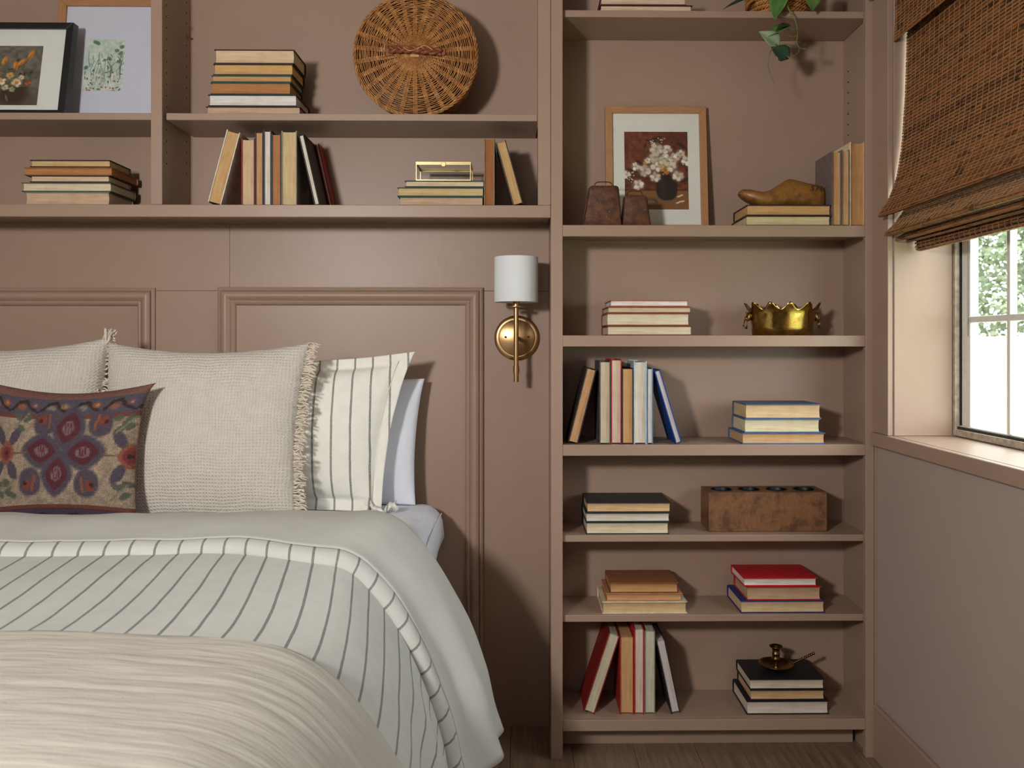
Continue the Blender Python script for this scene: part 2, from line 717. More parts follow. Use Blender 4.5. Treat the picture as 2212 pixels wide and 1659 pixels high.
struct(MB().box(XL, 1.4, YN, 2.75, CEIL, CEIL + 0.06).build('ceiling', 'ceiling_white'), 'plain off-white ceiling above the whole room', 'ceiling')
struct(MB().box(XL - 0.1, XL, YN, 2.75, 0, CEIL).build('wall_left', 'wallpaint'), 'plain taupe wall on the far side of the bed', 'wall')
struct(MB().box(XL - 0.1, 1.25, YN - 0.1, YN, 0, CEIL).build('wall_front', 'wallpaint'), 'plain taupe wall facing the bed', 'wall')

wb = struct(MB().box(XL, 1.25, YB + 0.006, YB + 0.12, 0, CEIL).build('wall_back', 'paint'), 'taupe painted headboard wall behind the bed', 'wall')
xs0, xs1 = atx(-1100, YB), atx(1186, YB)
zseam = at(400, 628, YB).z
xseam = atx(496, YB)
MB().box(xs0, xs1, YB, YB + 0.006, 0.0, zseam - 0.0004).build('wall_panel', 'paint', wb, bevel=0.0008)
MB().box(xs0, xseam - 0.0003, YB, YB + 0.006, zseam + 0.0004, 1.53).build('wall_panel', 'paint', wb, bevel=0.0006)
MB().box(xseam + 0.0003, xs1, YB, YB + 0.006, zseam + 0.0004, 1.53).build('wall_panel', 'paint', wb, bevel=0.0006)


def picture_molding(name, x0, x1, z0, z1, label):
    """Applied panel moulding: profile swept round a rectangle with mitred corners, one strip per side."""
    root = struct_root(name, ((x0 + x1) / 2, YB, z0), label, 'molding')
    # (distance in from the outer edge, proud of the wall)
    prof = [(0.0, 0.0), (0.0, 0.009), (0.003, 0.012), (0.007, 0.0135), (0.010, 0.012), (0.012, 0.0085), (0.013, 0.016), (0.018, 0.0205), (0.026, 0.021),
            (0.032, 0.017), (0.037, 0.0115), (0.040, 0.009), (0.041, 0.012), (0.045, 0.0135), (0.050, 0.011), (0.053, 0.006), (0.055, 0.0)]

    def ring(d):
        return [(x0 + d, z0 + d), (x1 - d, z0 + d), (x1 - d, z1 - d), (x0 + d, z1 - d)]
    for s in range(4):
        m = MB()
        P = []
        for d, h in prof:
            r = ring(d)
            for e in (s, (s + 1) % 4):
                P.append((r[e][0], YB - h, r[e][1]))
        m.quad_grid(P, 2, len(prof))
        m.build('molding_strip', 'paint', root, smooth=True)
    return root


zt = at(760, 621, YB).z
picture_molding('trim_1', atx(472, YB), atx(1044, YB), 0.17, zt, 'rectangular taupe panel molding beside the wall sconce')
picture_molding('trim_2', atx(-232, YB), atx(337, YB), 0.17, zt - 0.002, 'rectangular taupe panel molding behind the fringed cream pillows')

# right wall with the window opening
m = MB()
XO = 1.215
m.box(XW, XO, YN, 2.75, 0, Z_SILL - 0.001)
m.box(XW, XO, YN, 2.75, Z_HEAD, CEIL)
m.box(XW, XO, Y_JAMB, 2.75, Z_SILL - 0.001, Z_HEAD)
m.box(XW, XO, YN, Y_JAMB2, Z_SILL - 0.001, Z_HEAD)
struct(m.build('wall_right', 'wallpaint'), 'taupe wall around the window on the right', 'wall')
struct(MB().box(XW - 0.013, XW - 0.0005, YN, YF - 0.001, 0.0, at(1897, 1520, YF).z).build('baseboard_right', 'paint', bevel=0.004), 'tall taupe baseboard along the wall under the window', 'baseboard')

# window casing, jamb lining and sill
XC = 0.990
zh = Z_HEAD
tr = struct_root('trim_3', (XC, 1.7, Z_SILL), 'flat taupe window casing with bright reveal boards', 'casing')
MB().box(XC, XW - 0.0005, Y_JAMB, YF - 0.001, Z_SILL + 0.0005, zh).build('side_casing', 'paint', tr, bevel=0.0015)
MB().box(XC, XW - 0.0005, Y_JAMB2 - 0.1, Y_JAMB2, Z_SILL + 0.0005, zh).build('side_casing', 'paint', tr, bevel=0.0015)
MB().box(XC - 0.012, XW - 0.0005, Y_JAMB2 - 0.1, YF + 0.010 - 0.012, zh + 0.001, zh + 0.12).build('head_casing', 'paint', tr, bevel=0.002)
MB().box(XW + 0.001, X_GLASS - 0.014, Y_JAMB - 0.0042, Y_JAMB - 0.0005, Z_SILL + 0.0005, zh - 0.001).build('reveal_board', 'paint', tr, bevel=0.001)
MB().box(XW + 0.001, X_GLASS - 0.014, Y_JAMB2 + 0.0005, Y_JAMB2 + 0.0042, Z_SILL + 0.0005, zh - 0.001).build('reveal_board', 'paint', tr, bevel=0.001)
sl = struct_root('trim_4', (0.985, 1.8, Z_SILL - 0.036), 'deep taupe window sill catching the daylight', 'sill')
MB().box(0.9835, XW - 0.0003, Y_JAMB2 - 0.13, YF - 0.0015, Z_SILL - 0.037, Z_SILL).build('sill_nosing', 'paint', sl, bevel=0.003)
MB().box(XW + 0.0003, X_GLASS - 0.014, Y_JAMB2 + 0.001, Y_JAMB - 0.001, Z_SILL - 0.0005, Z_SILL).build('sill_board', 'paint', sl)

# the window itself
soft_mat('weathered_frame', (172, 160, 142), 0.5, 0.15, 60)
soft_mat('white_vinyl', (226, 224, 214), 0.45, 0.03, 60)
soft_mat('black_grit', (52, 46, 38), 0.8, 0.4, 120)
win = struct_root('window_1', (X_GLASS, 1.77, Z_SILL), 'divided light window with pale muntins behind the woven shade', 'window')
ya, yb = Y_JAMB2 + 0.004, Y_JAMB - 0.004
fx0, fx1 = X_GLASS - 0.014, X_GLASS + 0.03
fw = 0.013
MB().box(fx0, fx1, yb - fw, yb, Z_SILL + 0.002, zh - 0.002).build('frame_jamb', 'weathered_frame', win, bevel=0.002)
MB().box(fx0, fx1, ya, ya + fw, Z_SILL + 0.002, zh - 0.002).build('frame_jamb', 'weathered_frame', win, bevel=0.002)
MB().box(fx0, fx1, ya + fw, yb - fw, Z_SILL + 0.002, Z_SILL + 0.020).build('frame_sill', 'weathered_frame', win, bevel=0.002)
MB().box(fx0, fx1, ya + fw, yb - fw, zh - 0.022, zh - 0.002).build('frame_head', 'weathered_frame', win, bevel=0.002)
MB().box(fx0 + 0.006, fx0 + 0.012, ya + fw, yb - fw, Z_SILL + 0.020, Z_SILL + 0.027).build('track_gap', 'black_grit', win)
MB().box(fx0 + 0.012, fx1 - 0.004, ya + fw, yb - fw, Z_SILL + 0.020, Z_SILL + 0.030).build('sash_rail', 'white_vinyl', win, bevel=0.002)
MB().box(fx0 + 0.012, fx1 - 0.004, yb - fw - 0.004, yb - fw, Z_SILL + 0.030, zh - 0.022).build('sash_gap_shade', 'black_frame', win)  # black strip stands in for the shaded gap between frame and sash
MB().box(fx0 + 0.016, fx1 - 0.006, yb - fw - 0.048, yb - fw - 0.004, Z_SILL + 0.030, zh - 0.022).build('sash_stile', 'white_vinyl', win, bevel=0.002)
ym = X_GLASS * F_PX / (2191.0 - VPX)
y_m = [ym - 0.247 * i for i in range(4) if ym - 0.247 * i > ya + 0.06]
zm = at(2076, 692, 2.285).z
z_m = [zm + 0.305 * i for i in range(3)]
gy = [ya + fw] + sorted(y_m) + [yb - fw - 0.048]
gz = [Z_SILL + 0.030] + z_m + [zh - 0.022]
for y in y_m:
    MB().box(X_GLASS - 0.006, X_GLASS + 0.012, y - 0.0075, y + 0.0075, gz[0], gz[-1]).build('muntin', 'white_vinyl', win, bevel=0.002)
for z in z_m:
    MB().box(X_GLASS - 0.007, X_GLASS + 0.011, gy[0], gy[-1], z - 0.008, z + 0.008).build('muntin', 'white_vinyl', win, bevel=0.002)
for y0, y1 in zip(gy[:-1], gy[1:]):
    for z0, z1 in zip(gz[:-1], gz[1:]):
        MB().box(X_GLASS + 0.001, X_GLASS + 0.004, y0, y1, z0, z1).build('pane', 'window_glass', win)

# ================================================================== BUILT-IN SHELVES
BX0, BX1 = atx(1190, YF), atx(1215.5, YF)
BX2, BX3 = atx(1870, YF), atx(1888.5, YF)
bmid = 1543


def zf(py, px=bmid, Y=YF):
    return at(px, py, Y).z


bc = thing('bookcase', 'tall built-in taupe bookcase with seven open shelves beside the window', 'bookcase', ((BX0 + BX3) / 2, YF, 0))
TOPZ = 2.50
SIDE_IN_L = BX1 - 0.004       # inner faces of the side panels
SIDE_IN_R = atx(1882, YF)
MB().box(BX0, BX1, YF, YF + 0.019, 0, TOPZ).build('stile', 'paint', bc, bevel=0.0015)
MB().box(BX2, BX3, YF, YF + 0.019, 0, TOPZ).build('stile', 'paint', bc, bevel=0.0015)
MB().box(BX0 + 0.002, SIDE_IN_L, YF + 0.0195, YB, 0, TOPZ).build('side_panel', 'paint', bc)
MB().box(SIDE_IN_R, XW - 0.0006, YF + 0.0195, YB, 0, TOPZ).build('side_panel', 'paint', bc)
MB().box(BX3, XW - 0.0006, YF + 0.004, YF + 0.019, 0, TOPZ).build('filler_strip', 'paint', bc)
MB().box(SIDE_IN_L, SIDE_IN_R, YB - 0.0005, YB + 0.0055, 0.05, TOPZ).build('back_panel', 'paint', bc)
MB().box(BX1, BX2, YF + 0.094, YF + 0.106, 0.001, zf(1578)).build('toe_kick', 'paint', bc)
MB().box(BX0, BX3, YF, YB, TOPZ + 0.0005, TOPZ + 0.03).build('top_board', 'paint', bc)
SHELF = {}
# thick fixed shelves: a face rail in front of the board
for key_, pt, pb in (('S1', 486.3, 511.0), ('S2', 724.5, 748.8), ('S3', 960.5, 984.5), ('S6', 1554.5, 1578.5)):
    zt_, zb_ = zf(pt), zf(pb)
    MB().box(BX1, BX2, YF + 0.0005, YF + 0.019, zb_, zt_).build('shelf_rail', 'paint', bc, bevel=0.0018)
    MB().box(SIDE_IN_L, SIDE_IN_R, YF + 0.0195, YB - 0.001, zt_ - 0.019, zt_).build('shelf', 'paint', bc)
    SHELF[key_] = zt_
YLS = YF + 0.022
for key_, pt, pb in (('S0', 23.0, 38.0), ('S4', 1155.5, 1170.0), ('S5', 1327.5, 1342.5)):
    zt_, zb_ = zf(pt, Y=YLS), zf(pb, Y=YLS)
    MB().box(SIDE_IN_L + 0.0015, SIDE_IN_R - 0.0015, YLS, YB - 0.002, zb_, zt_).build('shelf', 'paint', bc, bevel=0.0018)
    SHELF[key_] = zt_
# shelf-pin holes in the right side
for i in range(14):
    for yy in (YF + 0.05, YB - 0.04):
        zz = zf(470) + 0.05 + i * 0.032
        if SHELF['S0'] - 0.04 < zz < SHELF['S0'] + 0.02:
            continue
        MB().lathe([(0.0026, 0), (0.0026, -0.0012)], (SIDE_IN_R, yy, zz), 8, 'X').build('pin_hole', 'dark_void', bc)

# overhead unit above the bed
UX1 = BX0 - 0.0003
UXS = atx(1162, YF)
DX0, DX1 = atx(325.5, YF), atx(350, YF)
UX0 = atx(-420, YF)
umid = 700
uc = thing('overhead_shelf_unit', 'long built-in taupe shelf unit mounted on the wall above the bed', 'shelf unit', ((UX0 + UX1) / 2, YF, zf(470, umid)))
zr0, zr1 = zf(469, umid), zf(442.3, umid)
UB = zr1
MB().box(UX0, UX1 - 0.0005, YF, YF + 0.019, zr0, zr1).build('bottom_rail', 'paint', uc, bevel=0.0018)
MB().box(UXS, UX1 - 0.0005, YF, YF + 0.019, zr1 + 0.0002, TOPZ).build('stile', 'paint', uc, bevel=0.0015)
MB().box(UX0, UX0 + 0.032, YF, YF + 0.019, zr1 + 0.0002, TOPZ).build('stile', 'paint', uc, bevel=0.0015)
MB().box(DX0, DX1, YF, YF + 0.019, zr1 + 0.0002, TOPZ).build('stile', 'paint', uc, bevel=0.0015)
MB().box(UX0, UX1 - 0.0005, YF + 0.0195, YB - 0.0005, zr1 - 0.019, zr1).build('bottom_board', 'paint', uc)
MB().box(DX0 + 0.003, DX1 - 0.0003, YF + 0.0195, YB - 0.001, zr1 + 0.0003, TOPZ).build('divider', 'paint', uc)
MB().box(UXS + 0.002, UX1 - 0.0005, YF + 0.0195, YB - 0.001, zr1 + 0.0003, TOPZ).build('side_panel', 'paint', uc)
MB().box(UX0, UX0 + 0.03, YF + 0.0195, YB - 0.001, zr1 + 0.0003, TOPZ).build('side_panel', 'paint', uc)
MB().box(UX0, UX1 - 0.0005, YB - 0.0005, YB + 0.0055, 1.5305, TOPZ).build('back_panel', 'paint', uc)
MB().box(UX0, UX1 - 0.0005, YF, YB, TOPZ + 0.0005, TOPZ + 0.03).build('top_board', 'paint', uc)
YUS = YF + 0.006
UM = zf(245.2, umid, YUS)
zb_ = zf(260.3, umid, YUS)
MB().box(UX0 + 0.032, DX0 - 0.0015, YUS, YB - 0.002, zb_, UM).build('shelf', 'paint', uc, bevel=0.0018)
MB().box(DX1 + 0.009, UXS - 0.0015, YUS, YB - 0.002, zb_, UM).build('shelf', 'paint', uc, bevel=0.0018)
for i in range(22):
    for yy in (YF + 0.032, YB - 0.035):
        zz = UB + 0.12 + i * 0.032
        if UM - 0.02 < zz < UM + 0.01:
            continue
        MB().lathe([(0.0022, 0), (0.0022, 0.0012)], (DX1 - 0.0008, yy, zz), 8, 'X').build('pin_hole', 'dark_void', uc)
for (px, py, yy) in ((358, 36, YF + 0.035), (404, 80, YB - 0.03)):
    p = at(px, py, yy)
    MB().lathe([(0.003, -0.004), (0.003, 0.006), (0.0, 0.007)], (DX1 + 0.0002, yy, p.z), 8, 'X').build('shelf_pin', 'dark_brass', uc)

# ================================================================== OUTSIDE
soft_mat('lawn', (120, 140, 80), 0.9, 0.2, 3)
soft_mat('fence_wood', (214, 200, 172), 0.8, 0.06, 8)
soft_mat('leaf_far', (102, 112, 88), 0.7, 0.25, 3)
soft_mat('bark', (110, 92, 74), 0.9, 0.2, 9)
struct(MB().box(1.5, 30, -10, 40, -0.62, -0.5).build('ground_outside', 'lawn'), 'pale sunlit yard outside the window', 'ground')
fe = thing('yard_fence', 'sun bleached board fence across the yard outside the window', 'fence', (5.5, 8.2, -0.5))
rs = random.Random(3)
x = 1.9
while x < 10.4:
    h = 1.235 + rs.uniform(-0.012, 0.012)
    MB().box(x, x + 0.136, 8.2, 8.222, -0.5, h).build('board', 'fence_wood', fe)
    x += 0.142
MB().box(1.9, 10.4, 8.2225, 8.27, 0.9, 1.0).build('rail', 'fence_wood', fe)
MB().box(1.9, 10.4, 8.2225, 8.27, -0.2, -0.1).build('rail', 'fence_wood', fe)


def far_tree(label, loc, h, r, n, seed):
    rs = random.Random(seed)
    t_ = thing('yard_tree', label, 'tree', loc)
    MB().tube([(loc[0], loc[1], loc[2]), (loc[0] + 0.1, loc[1], loc[2] + h * 0.4), (loc[0] - 0.05, loc[1], loc[2] + h * 0.8)], [0.16, 0.12, 0.05], 8).build('trunk', 'bark', t_, smooth=True)
    m = MB()
    for _ in range(n):
        while True:
            d = Vector((rs.uniform(-1, 1), rs.uniform(-1, 1), rs.uniform(-1, 1)))
            if d.length < 1:
                break
        c = Vector(loc) + Vector((d.x * r, d.y * r, h * 0.62 + d.z * h * 0.42))
        a = Vector((rs.uniform(-1, 1), rs.uniform(-1, 1), rs.uniform(-.6, .6))).normalized()
        b = a.cross(Vector((rs.uniform(-1, 1), rs.uniform(-1, 1), rs.uniform(-1, 1)))).normalized()
        s = rs.uniform(0.035, 0.07)
        k0 = len(m.v)
        m.v += [tuple(c - a * s), tuple(c + b * s * 0.55), tuple(c + a * s), tuple(c - b * s * 0.55)]
        m.f.append((k0, k0 + 1, k0 + 2, k0 + 3))
    o = m.build('crown', 'leaf_far', t_)
    o['kind'] = 'stuff'
    return t_


far_tree('leafy green tree seen through the window left of the muntin', (6.1, 11.8, -0.5), 5.2, 1.9, 15000, 1)
far_tree('leafy green tree seen through the window right of the muntin', (10.6, 14.4, -0.5), 5.8, 2.0, 13000, 2)

# ================================================================== BOOKS
PG_TAN = (222, 190, 146)
PG_CREAM = (226, 208, 172)
PG_PALE = (232, 224, 206)
PG_WHITE = (232, 228, 222)
PG_ORANGE = (214, 160, 100)
PG_DEEP = (196, 130, 74)
PG_PINK = (214, 178, 144)
BLACK = (34, 30, 30)
GREEN = (40, 66, 56)
DKGREEN = (44, 52, 46)
NAVY = (40, 52, 82)
SLATE = (58, 72, 82)
RED = (166, 26, 34)
OXBLOOD = (96, 30, 28)
RUST = (140, 70, 48)
BLUE = (62, 98, 152)
ROYAL = (24, 62, 132)
OFFW = (216, 210, 202)
TANC = (170, 128, 84)
BROWN = (122, 74, 46)


def book_parts(root, L, W, T, cover, page, board=0.0030, over=0.0036, hollow=0.14, round_spine=True):
    """Local frame: x along the height of the book, y from fore-edge (0) to spine (W), z through the thickness."""
    m = MB()
    m.box(0, L, 0, W - 0.002, 0, board)
    m.box(0, L, 0, W - 0.002, T - board, T)
    # spine: a slightly rounded strip joining the boards
    P = []
    n = 7
    bulge = 0.12 * T if round_spine else 0.0
    for i in range(n):
        s = i / (n - 1)
        yo = W - 0.002 + bulge * (1 - (2 * s - 1) ** 2)
        for xx in (0, L):
            P.append((xx, yo, T * s))
    P2 = []
    for i in range(n):
        s = i / (n - 1)
        yo = W - 0.0045 + bulge * (1 - (2 * s - 1) ** 2)
        for xx in (0, L):
            P2.append((xx, yo, board * 0.5 + (T - board) * s))
    b = m.quad_grid(P, 2, n)
    b2 = m.quad_grid(P2, 2, n)
    for i in range(n - 1):
        m.f.append((b + 2 * i, b + 2 * i + 2, b2 + 2 * i + 2, b2 + 2 * i))
        m.f.append((b + 2 * i + 1, b2 + 2 * i + 1, b2 + 2 * i + 3, b + 2 * i + 3))
    m.build('cover', cover_mat(cover), root, local=True, bevel=0.0006, segs=1)
    # pages with a hollow fore-edge
    p = MB()
    n = 9
    t0, t1 = board, T - board
    hol = min(hollow * (t1 - t0), 0.006)
    ring = []
    for i in range(n):
        s = i / (n - 1)
        ring.append((over + hol * (1 - (2 * s - 1) ** 2), t0 + (t1 - t0) * s))
    ring += [(W - 0.005, t1), (W - 0.005, t0)]
    k = len(ring)
    for xx in (over, L - over):
        p.v += [(xx, y, z) for y, z in ring]
    for i in range(k):
        j = (i + 1) % k
        p.f.append((i, j, k + j, k + i))
    p.f.append(tuple(range(k))[::-1])
    p.f.append(tuple(k + i for i in range(k)))
    p.build('page_block', page_mat(page), root, local=True)


def lying_stack(z, items, group):
    """Books lying flat, listed from the bottom up; pixel columns are the ends of the page block."""
    for it in items:
        (pl, pr, th, Yf, dep, cover, page, rot, label) = it[:9]
        T = th * Yf / F_PX
        x0, x1 = atx(pl, Yf) - 0.0036, atx(pr, Yf) + 0.0036
        e = thing('book', label, 'book', (0, 0, 0), group)
        a = math.radians(rot)
        xm = (x0 + x1) / 2
        L = x1 - x0
        e.matrix_world = Matrix.Translation((xm, Yf, z)) @ Matrix.Rotation(a, 4, 'Z') @ Matrix.Translation((-L / 2, 0, 0))
        book_parts(e, L, dep, T, cover, page)
        z += T + 0.0002
    return z


def standing_row(z, items, group):
    """Books on end, fore-edge to the room. bottom/top pixel columns of the left and right cover."""
    for it in items:
        (bl, br, tl, tr_, ptop, Yf, dep, cover, page, label) = it[:10]
        xa, xb = atx(bl, Yf), atx(br, Yf)
        ta, tb = atx(tl, Yf), atx(tr_, Yf)
        dx = (ta + tb - xa - xb) / 2
        zt_ = at((tl + tr_) / 2, ptop, Yf).z
        hv = zt_ - z
        phi = math.atan2(dx, hv)
        T = ((xb - xa) + (tb - ta)) / 2 * math.cos(phi)
        Hh = hv / math.cos(phi) - (T * math.sin(abs(phi)) * 0.5 if abs(phi) > 0.03 else 0)
        if abs(phi) < 0.03:
            phi = 0.0
        e = thing('book', label, 'book', (0, 0, 0), group)
        # local x -> up, y -> into the shelf, z -> -X ; origin at the bottom right corner
        base = Matrix(((0, 0, -1, 0), (0, 1, 0, 0), (1, 0, 0, 0), (0, 0, 0, 1)))
        if phi >= 0:
            M = Matrix.Translation((xb, Yf, z)) @ Matrix.Rotation(phi, 4, 'Y') @ base
        else:
            M = Matrix.Translation((xa, Yf, z)) @ Matrix.Rotation(phi, 4, 'Y') @ Matrix.Translation((T, 0, 0)) @ base
        e.matrix_world = M
        book_parts(e, Hh, dep, T, cover, page, hollow=0.1)


YA = YF + 0.016
g = 'books stacked under the black picture frame'
lying_stack(UB, [
    (55, 233, 28.5, YA, 0.150, (108, 112, 96), PG_PINK, 0, 'thickest pale-paged book at the bottom of the stack below the black picture frame'),
    (49, 237, 20, YA, 0.155, (74, 78, 62), PG_CREAM, 0, 'cream-paged book with grey-green cover, second from bottom below the black picture frame'),
    (67, 233, 15, YA, 0.135, (46, 42, 36), (224, 194, 152), 0, 'thin foxed dark-covered book in the middle of the stack below the black picture frame'),
    (54, 239, 17, YA, 0.165, (142, 96, 58), PG_DEEP, 0, 'brown-paged book with tan cover, second from top below the black picture frame'),
    (67, 235, 16, YA, 0.130, BLACK, (220, 182, 120), 0, 'black-covered yellowed book topping the stack below the black picture frame'),
], g)
g = 'books stacked beside the wicker basket'
YA2 = YF + 0.022
lying_stack(UM, [
    (447.5, 646, 18, YA2, 0.150, (58, 34, 30), PG_PINK, 0, 'dark maroon book at the bottom of the stack beside the wicker basket'),
    (452, 638, 25.5, YA2, 0.150, (36, 32, 34), PG_WHITE, 0, 'white-paged black book, second from bottom beside the wicker basket'),
    (457, 625, 26, YA2, 0.130, GREEN, PG_DEEP, 0, 'orange-brown-paged green book, third from bottom beside the wicker basket'),
    (459, 627, 15, YA2, 0.130, (52, 84, 74), PG_ORANGE, 0, 'thinnest orange-paged green book in the stack beside the wicker basket'),
    (463, 630, 24.5, YA2, 0.130, (44, 40, 36), (222, 174, 104), 0, 'golden-paged dark book, second from top beside the wicker basket'),
    (465, 633, 31, YA2, 0.130, (58, 40, 32), (230, 198, 154), 0, 'thick pale-paged dark brown book topping the stack beside the wicker basket'),
], g)
g = 'books standing in the row under the six-book stack'
standing_row(UB, [
    (447, 477, 489, 520, 283, YA, 0.150, OFFW, (218, 172, 112), 'white-covered book leaning right at the left end of the overhead row'),
    (521, 550, 517, 545.5, 299, YA, 0.140, (150, 44, 38), PG_TAN, 'short red book in the overhead row beside the leaning white one'),
    (552, 568.5, 548, 567, 284, YA, 0.145, NAVY, PG_ORANGE, 'navy orange-paged book between the red and slate ones in the overhead row'),
    (569.3, 585.6, 568, 584.5, 281, YA, 0.150, (74, 70, 84), PG_PALE, 'narrow pale-paged grey book in the overhead row'),
    (586.3, 607, 585.5, 606.5, 288, YA, 0.140, SLATE, PG_DEEP, 'brown-paged dark slate book in the overhead row'),
    (607.7, 641, 607.5, 640.5, 282, YA, 0.150, (146, 138, 122), (222, 192, 140), 'thickest yellow-paged grey book in the overhead row'),
    (679, 692, 644, 656, 290, YA, 0.135, BLACK, PG_PALE, 'thin black book leaning left against the thick grey one'),
], g)
standing_row(UB, [
    (713.6, 722, 680, 688.5, 311, YA + 0.122, 0.066, (150, 22, 26), PG_WHITE, 'thin red book leaning left behind the black one in the overhead row'),
], g)
g = 'books under the brass and glass box'
zA4 = lying_stack(UB, [
    (864, 1042, 20, YA, 0.150, GREEN, PG_PINK, 0, 'dusty-pink-paged green book at the bottom under the glass box'),
    (861, 1043, 20, YA, 0.150, (38, 72, 58), (222, 190, 134), 0, 'golden-paged green book in the middle under the glass box'),
    (877, 1044, 14.5, YA, 0.145, DKGREEN, PG_CREAM, 0, 'thin cream-paged dark green book directly under the glass box'),
], g)
g = 'books right of the glass box'
standing_row(UB, [
    (1045.5, 1068.5, 1044.5, 1067.5, 298, YA, 0.140, (136, 116, 78), (176, 108, 62), 'upright brown-paged book right of the glass box'),
    (1108, 1131.5, 1069.5, 1093, 305, YA, 0.130, (66, 62, 46), (216, 172, 112), 'tan-paged olive book leaning left near the right end of the overhead unit'),
], g)

g = 'books on the highest bookcase shelf'
lying_stack(SHELF['S0'], [
    (1299, 1493, 15, YLS + 0.012, 0.165, (52, 24, 26), (230, 204, 166), 0, 'cream-paged maroon book at the bottom on the plant shelf'),
    (1300, 1480, 19, YLS + 0.014, 0.160, (104, 34, 40), (226, 196, 170), 0, 'pink-paged burgundy book cut by the top edge on the plant shelf'),
], g)
g = 'books under the wooden shoe last'
zB1 = lying_stack(SHELF['S1'], [
    (1614.5, 1793, 22, YF + 0.012, 0.170, (46, 42, 40), (224, 200, 152), 0, 'cream-paged black book at the bottom under the shoe last'),
    (1616, 1793.6, 23.5, YF + 0.012, 0.155, (50, 40, 36), (216, 164, 102), 0, 'orange-paged black book directly under the shoe last'),
], g)
g = 'books standing right of the shoe last'
standing_row(SHELF['S1'], [
    (1797.5, 1817.5, 1797.5, 1817.5, 326, YF + 0.010, 0.140, (112, 98, 92), (214, 162, 104), 'grey-covered book standing next to the shoe last'),
    (1818.3, 1835.5, 1818.3, 1835.5, 323, YF + 0.010, 0.145, (120, 108, 96), (216, 168, 108), 'narrow book standing in the middle right of the shoe last'),
    (1836.2, 1868.5, 1836.2, 1868.5, 306.5, YF + 0.012, 0.175, (226, 206, 166), (204, 146, 90), 'tallest cream-covered orange-paged book against the bookcase side'),
], g)
g = 'books left of the brass planter'
lying_stack(SHELF['S2'], [
    (1314, 1493, 21, YF + 0.014, 0.165, (112, 52, 40), (226, 208, 176), 0, 'rust-covered cream-paged book at the bottom left of the brass planter'),
    (1313, 1487.6, 27, YF + 0.014, 0.160, (138, 66, 46), (230, 214, 182), 0, 'thickest cream-paged rust book left of the brass planter'),
    (1315, 1491, 14, YF + 0.016, 0.160, (122, 70, 48), (220, 196, 160), 0, 'thin brown-covered book third from bottom left of the brass planter'),
    (1320.6, 1485, 14, YF + 0.016, 0.150, (176, 96, 66), (236, 232, 232), 0, 'white-paged orange-brown book topping the stack left of the brass planter'),
], g)
YD = YF + 0.010
g = 'books standing on the fourth shelf'
standing_row(SHELF['S3'], [
    (1226.5, 1248, 1267, 1290, 796, YD, 0.150, (50, 40, 36), (206, 156, 104), 'dark brown tan-paged book leaning right against the grey one'),
    (1295, 1319, 1295, 1319, 780, YD, 0.160, (84, 80, 78), (214, 194, 158), 'thick charcoal cream-paged book standing beside the leaning brown one'),
    (1319.8, 1342.8, 1319.8, 1342.8, 776, YD + 0.004, 0.160, (170, 40, 54), (224, 196, 168), 'crimson-covered book standing between charcoal and black ones'),
    (1343.6, 1368.4, 1343.6, 1368.4, 795, YD, 0.140, (52, 46, 48), PG_ORANGE, 'short black orange-paged book standing beside the crimson one'),
    (1369.2, 1397, 1369.2, 1397, 780, YD, 0.160, (170, 192, 204), (222, 208, 188), 'pale blue book standing in the fourth shelf row'),
    (1397.6, 1411, 1397.6, 1411, 795, YD, 0.150, (72, 110, 150), PG_PALE, 'thin mid-blue book standing next to the pale blue one'),
    (1460.5, 1474.6, 1413, 1426.5, 800, YD, 0.150, ROYAL, (216, 208, 200), 'royal blue book leaning left at the end of the row'),
], g)
g = 'stack of three blue books'
lying_stack(SHELF['S3'], [
    (1606, 1780.6, 24.5, YF + 0.010, 0.165, BLUE, (220, 172, 116), 0, 'tan-paged blue book at the bottom of the blue stack'),
    (1611, 1770, 30, YF + 0.012, 0.145, (86, 108, 136), (230, 212, 170), 0, 'cream-paged grey-blue book in the middle of the blue stack'),
    (1613, 1772, 32, YF + 0.012, 0.150, (74, 92, 122), (228, 192, 142), 0, 'thick tan-paged slate blue book topping the blue stack'),
], g)
g = 'dark books beside the candle block'
lying_stack(SHELF['S4'], [
    (1268.5, 1443, 26.5, YLS + 0.010, 0.165, (40, 54, 48), (226, 206, 168), 0, 'thick cream-paged green-black book at the bottom beside the candle block'),
    (1267.6, 1445, 20.5, YLS + 0.010, 0.160, (38, 54, 54), (222, 206, 186), 0, 'white-paged dark teal book in the middle beside the candle block'),
    (1269.7, 1447, 22, YLS + 0.010, 0.160, (36, 38, 42), (222, 178, 126), 0, 'black tan-paged book on top beside the candle block'),
], g)
g = 'brown and cream books on the sixth shelf'
lying_stack(SHELF['S5'], [
    (1304, 1482, 26, YLS + 0.010, 0.165, (208, 198, 178), (222, 182, 128), 0, 'wide cream-covered book at the bottom of the brown stack'),
    (1312, 1471.5, 17, YLS + 0.014, 0.150, (176, 122, 82), (214, 160, 104), 0, 'thin tan-covered book in the middle of the brown stack'),
    (1320, 1463, 22.5, YLS + 0.016, 0.140, (128, 76, 46), (206, 150, 88), 0, 'small brown-covered book topping the brown stack'),
], g)
g = 'red and blue books on the sixth shelf'
lying_stack(SHELF['S5'], [
    (1603, 1780, 27, YLS + 0.010, 0.165, (34, 48, 112), (222, 188, 142), 0, 'wide navy blue book at the bottom of the red stack'),
    (1616, 1772, 30, YLS + 0.012, 0.150, RED, (202, 164, 124), 0, 'thick red book with speckled page edges in the middle of the red stack'),
    (1609, 1763, 18.5, YLS + 0.014, 0.150, (190, 24, 30), (230, 218, 210), 0, 'bright red white-paged book topping the red stack'),
], g)
YG = YF + 0.036
g = 'books standing on the lowest shelf'
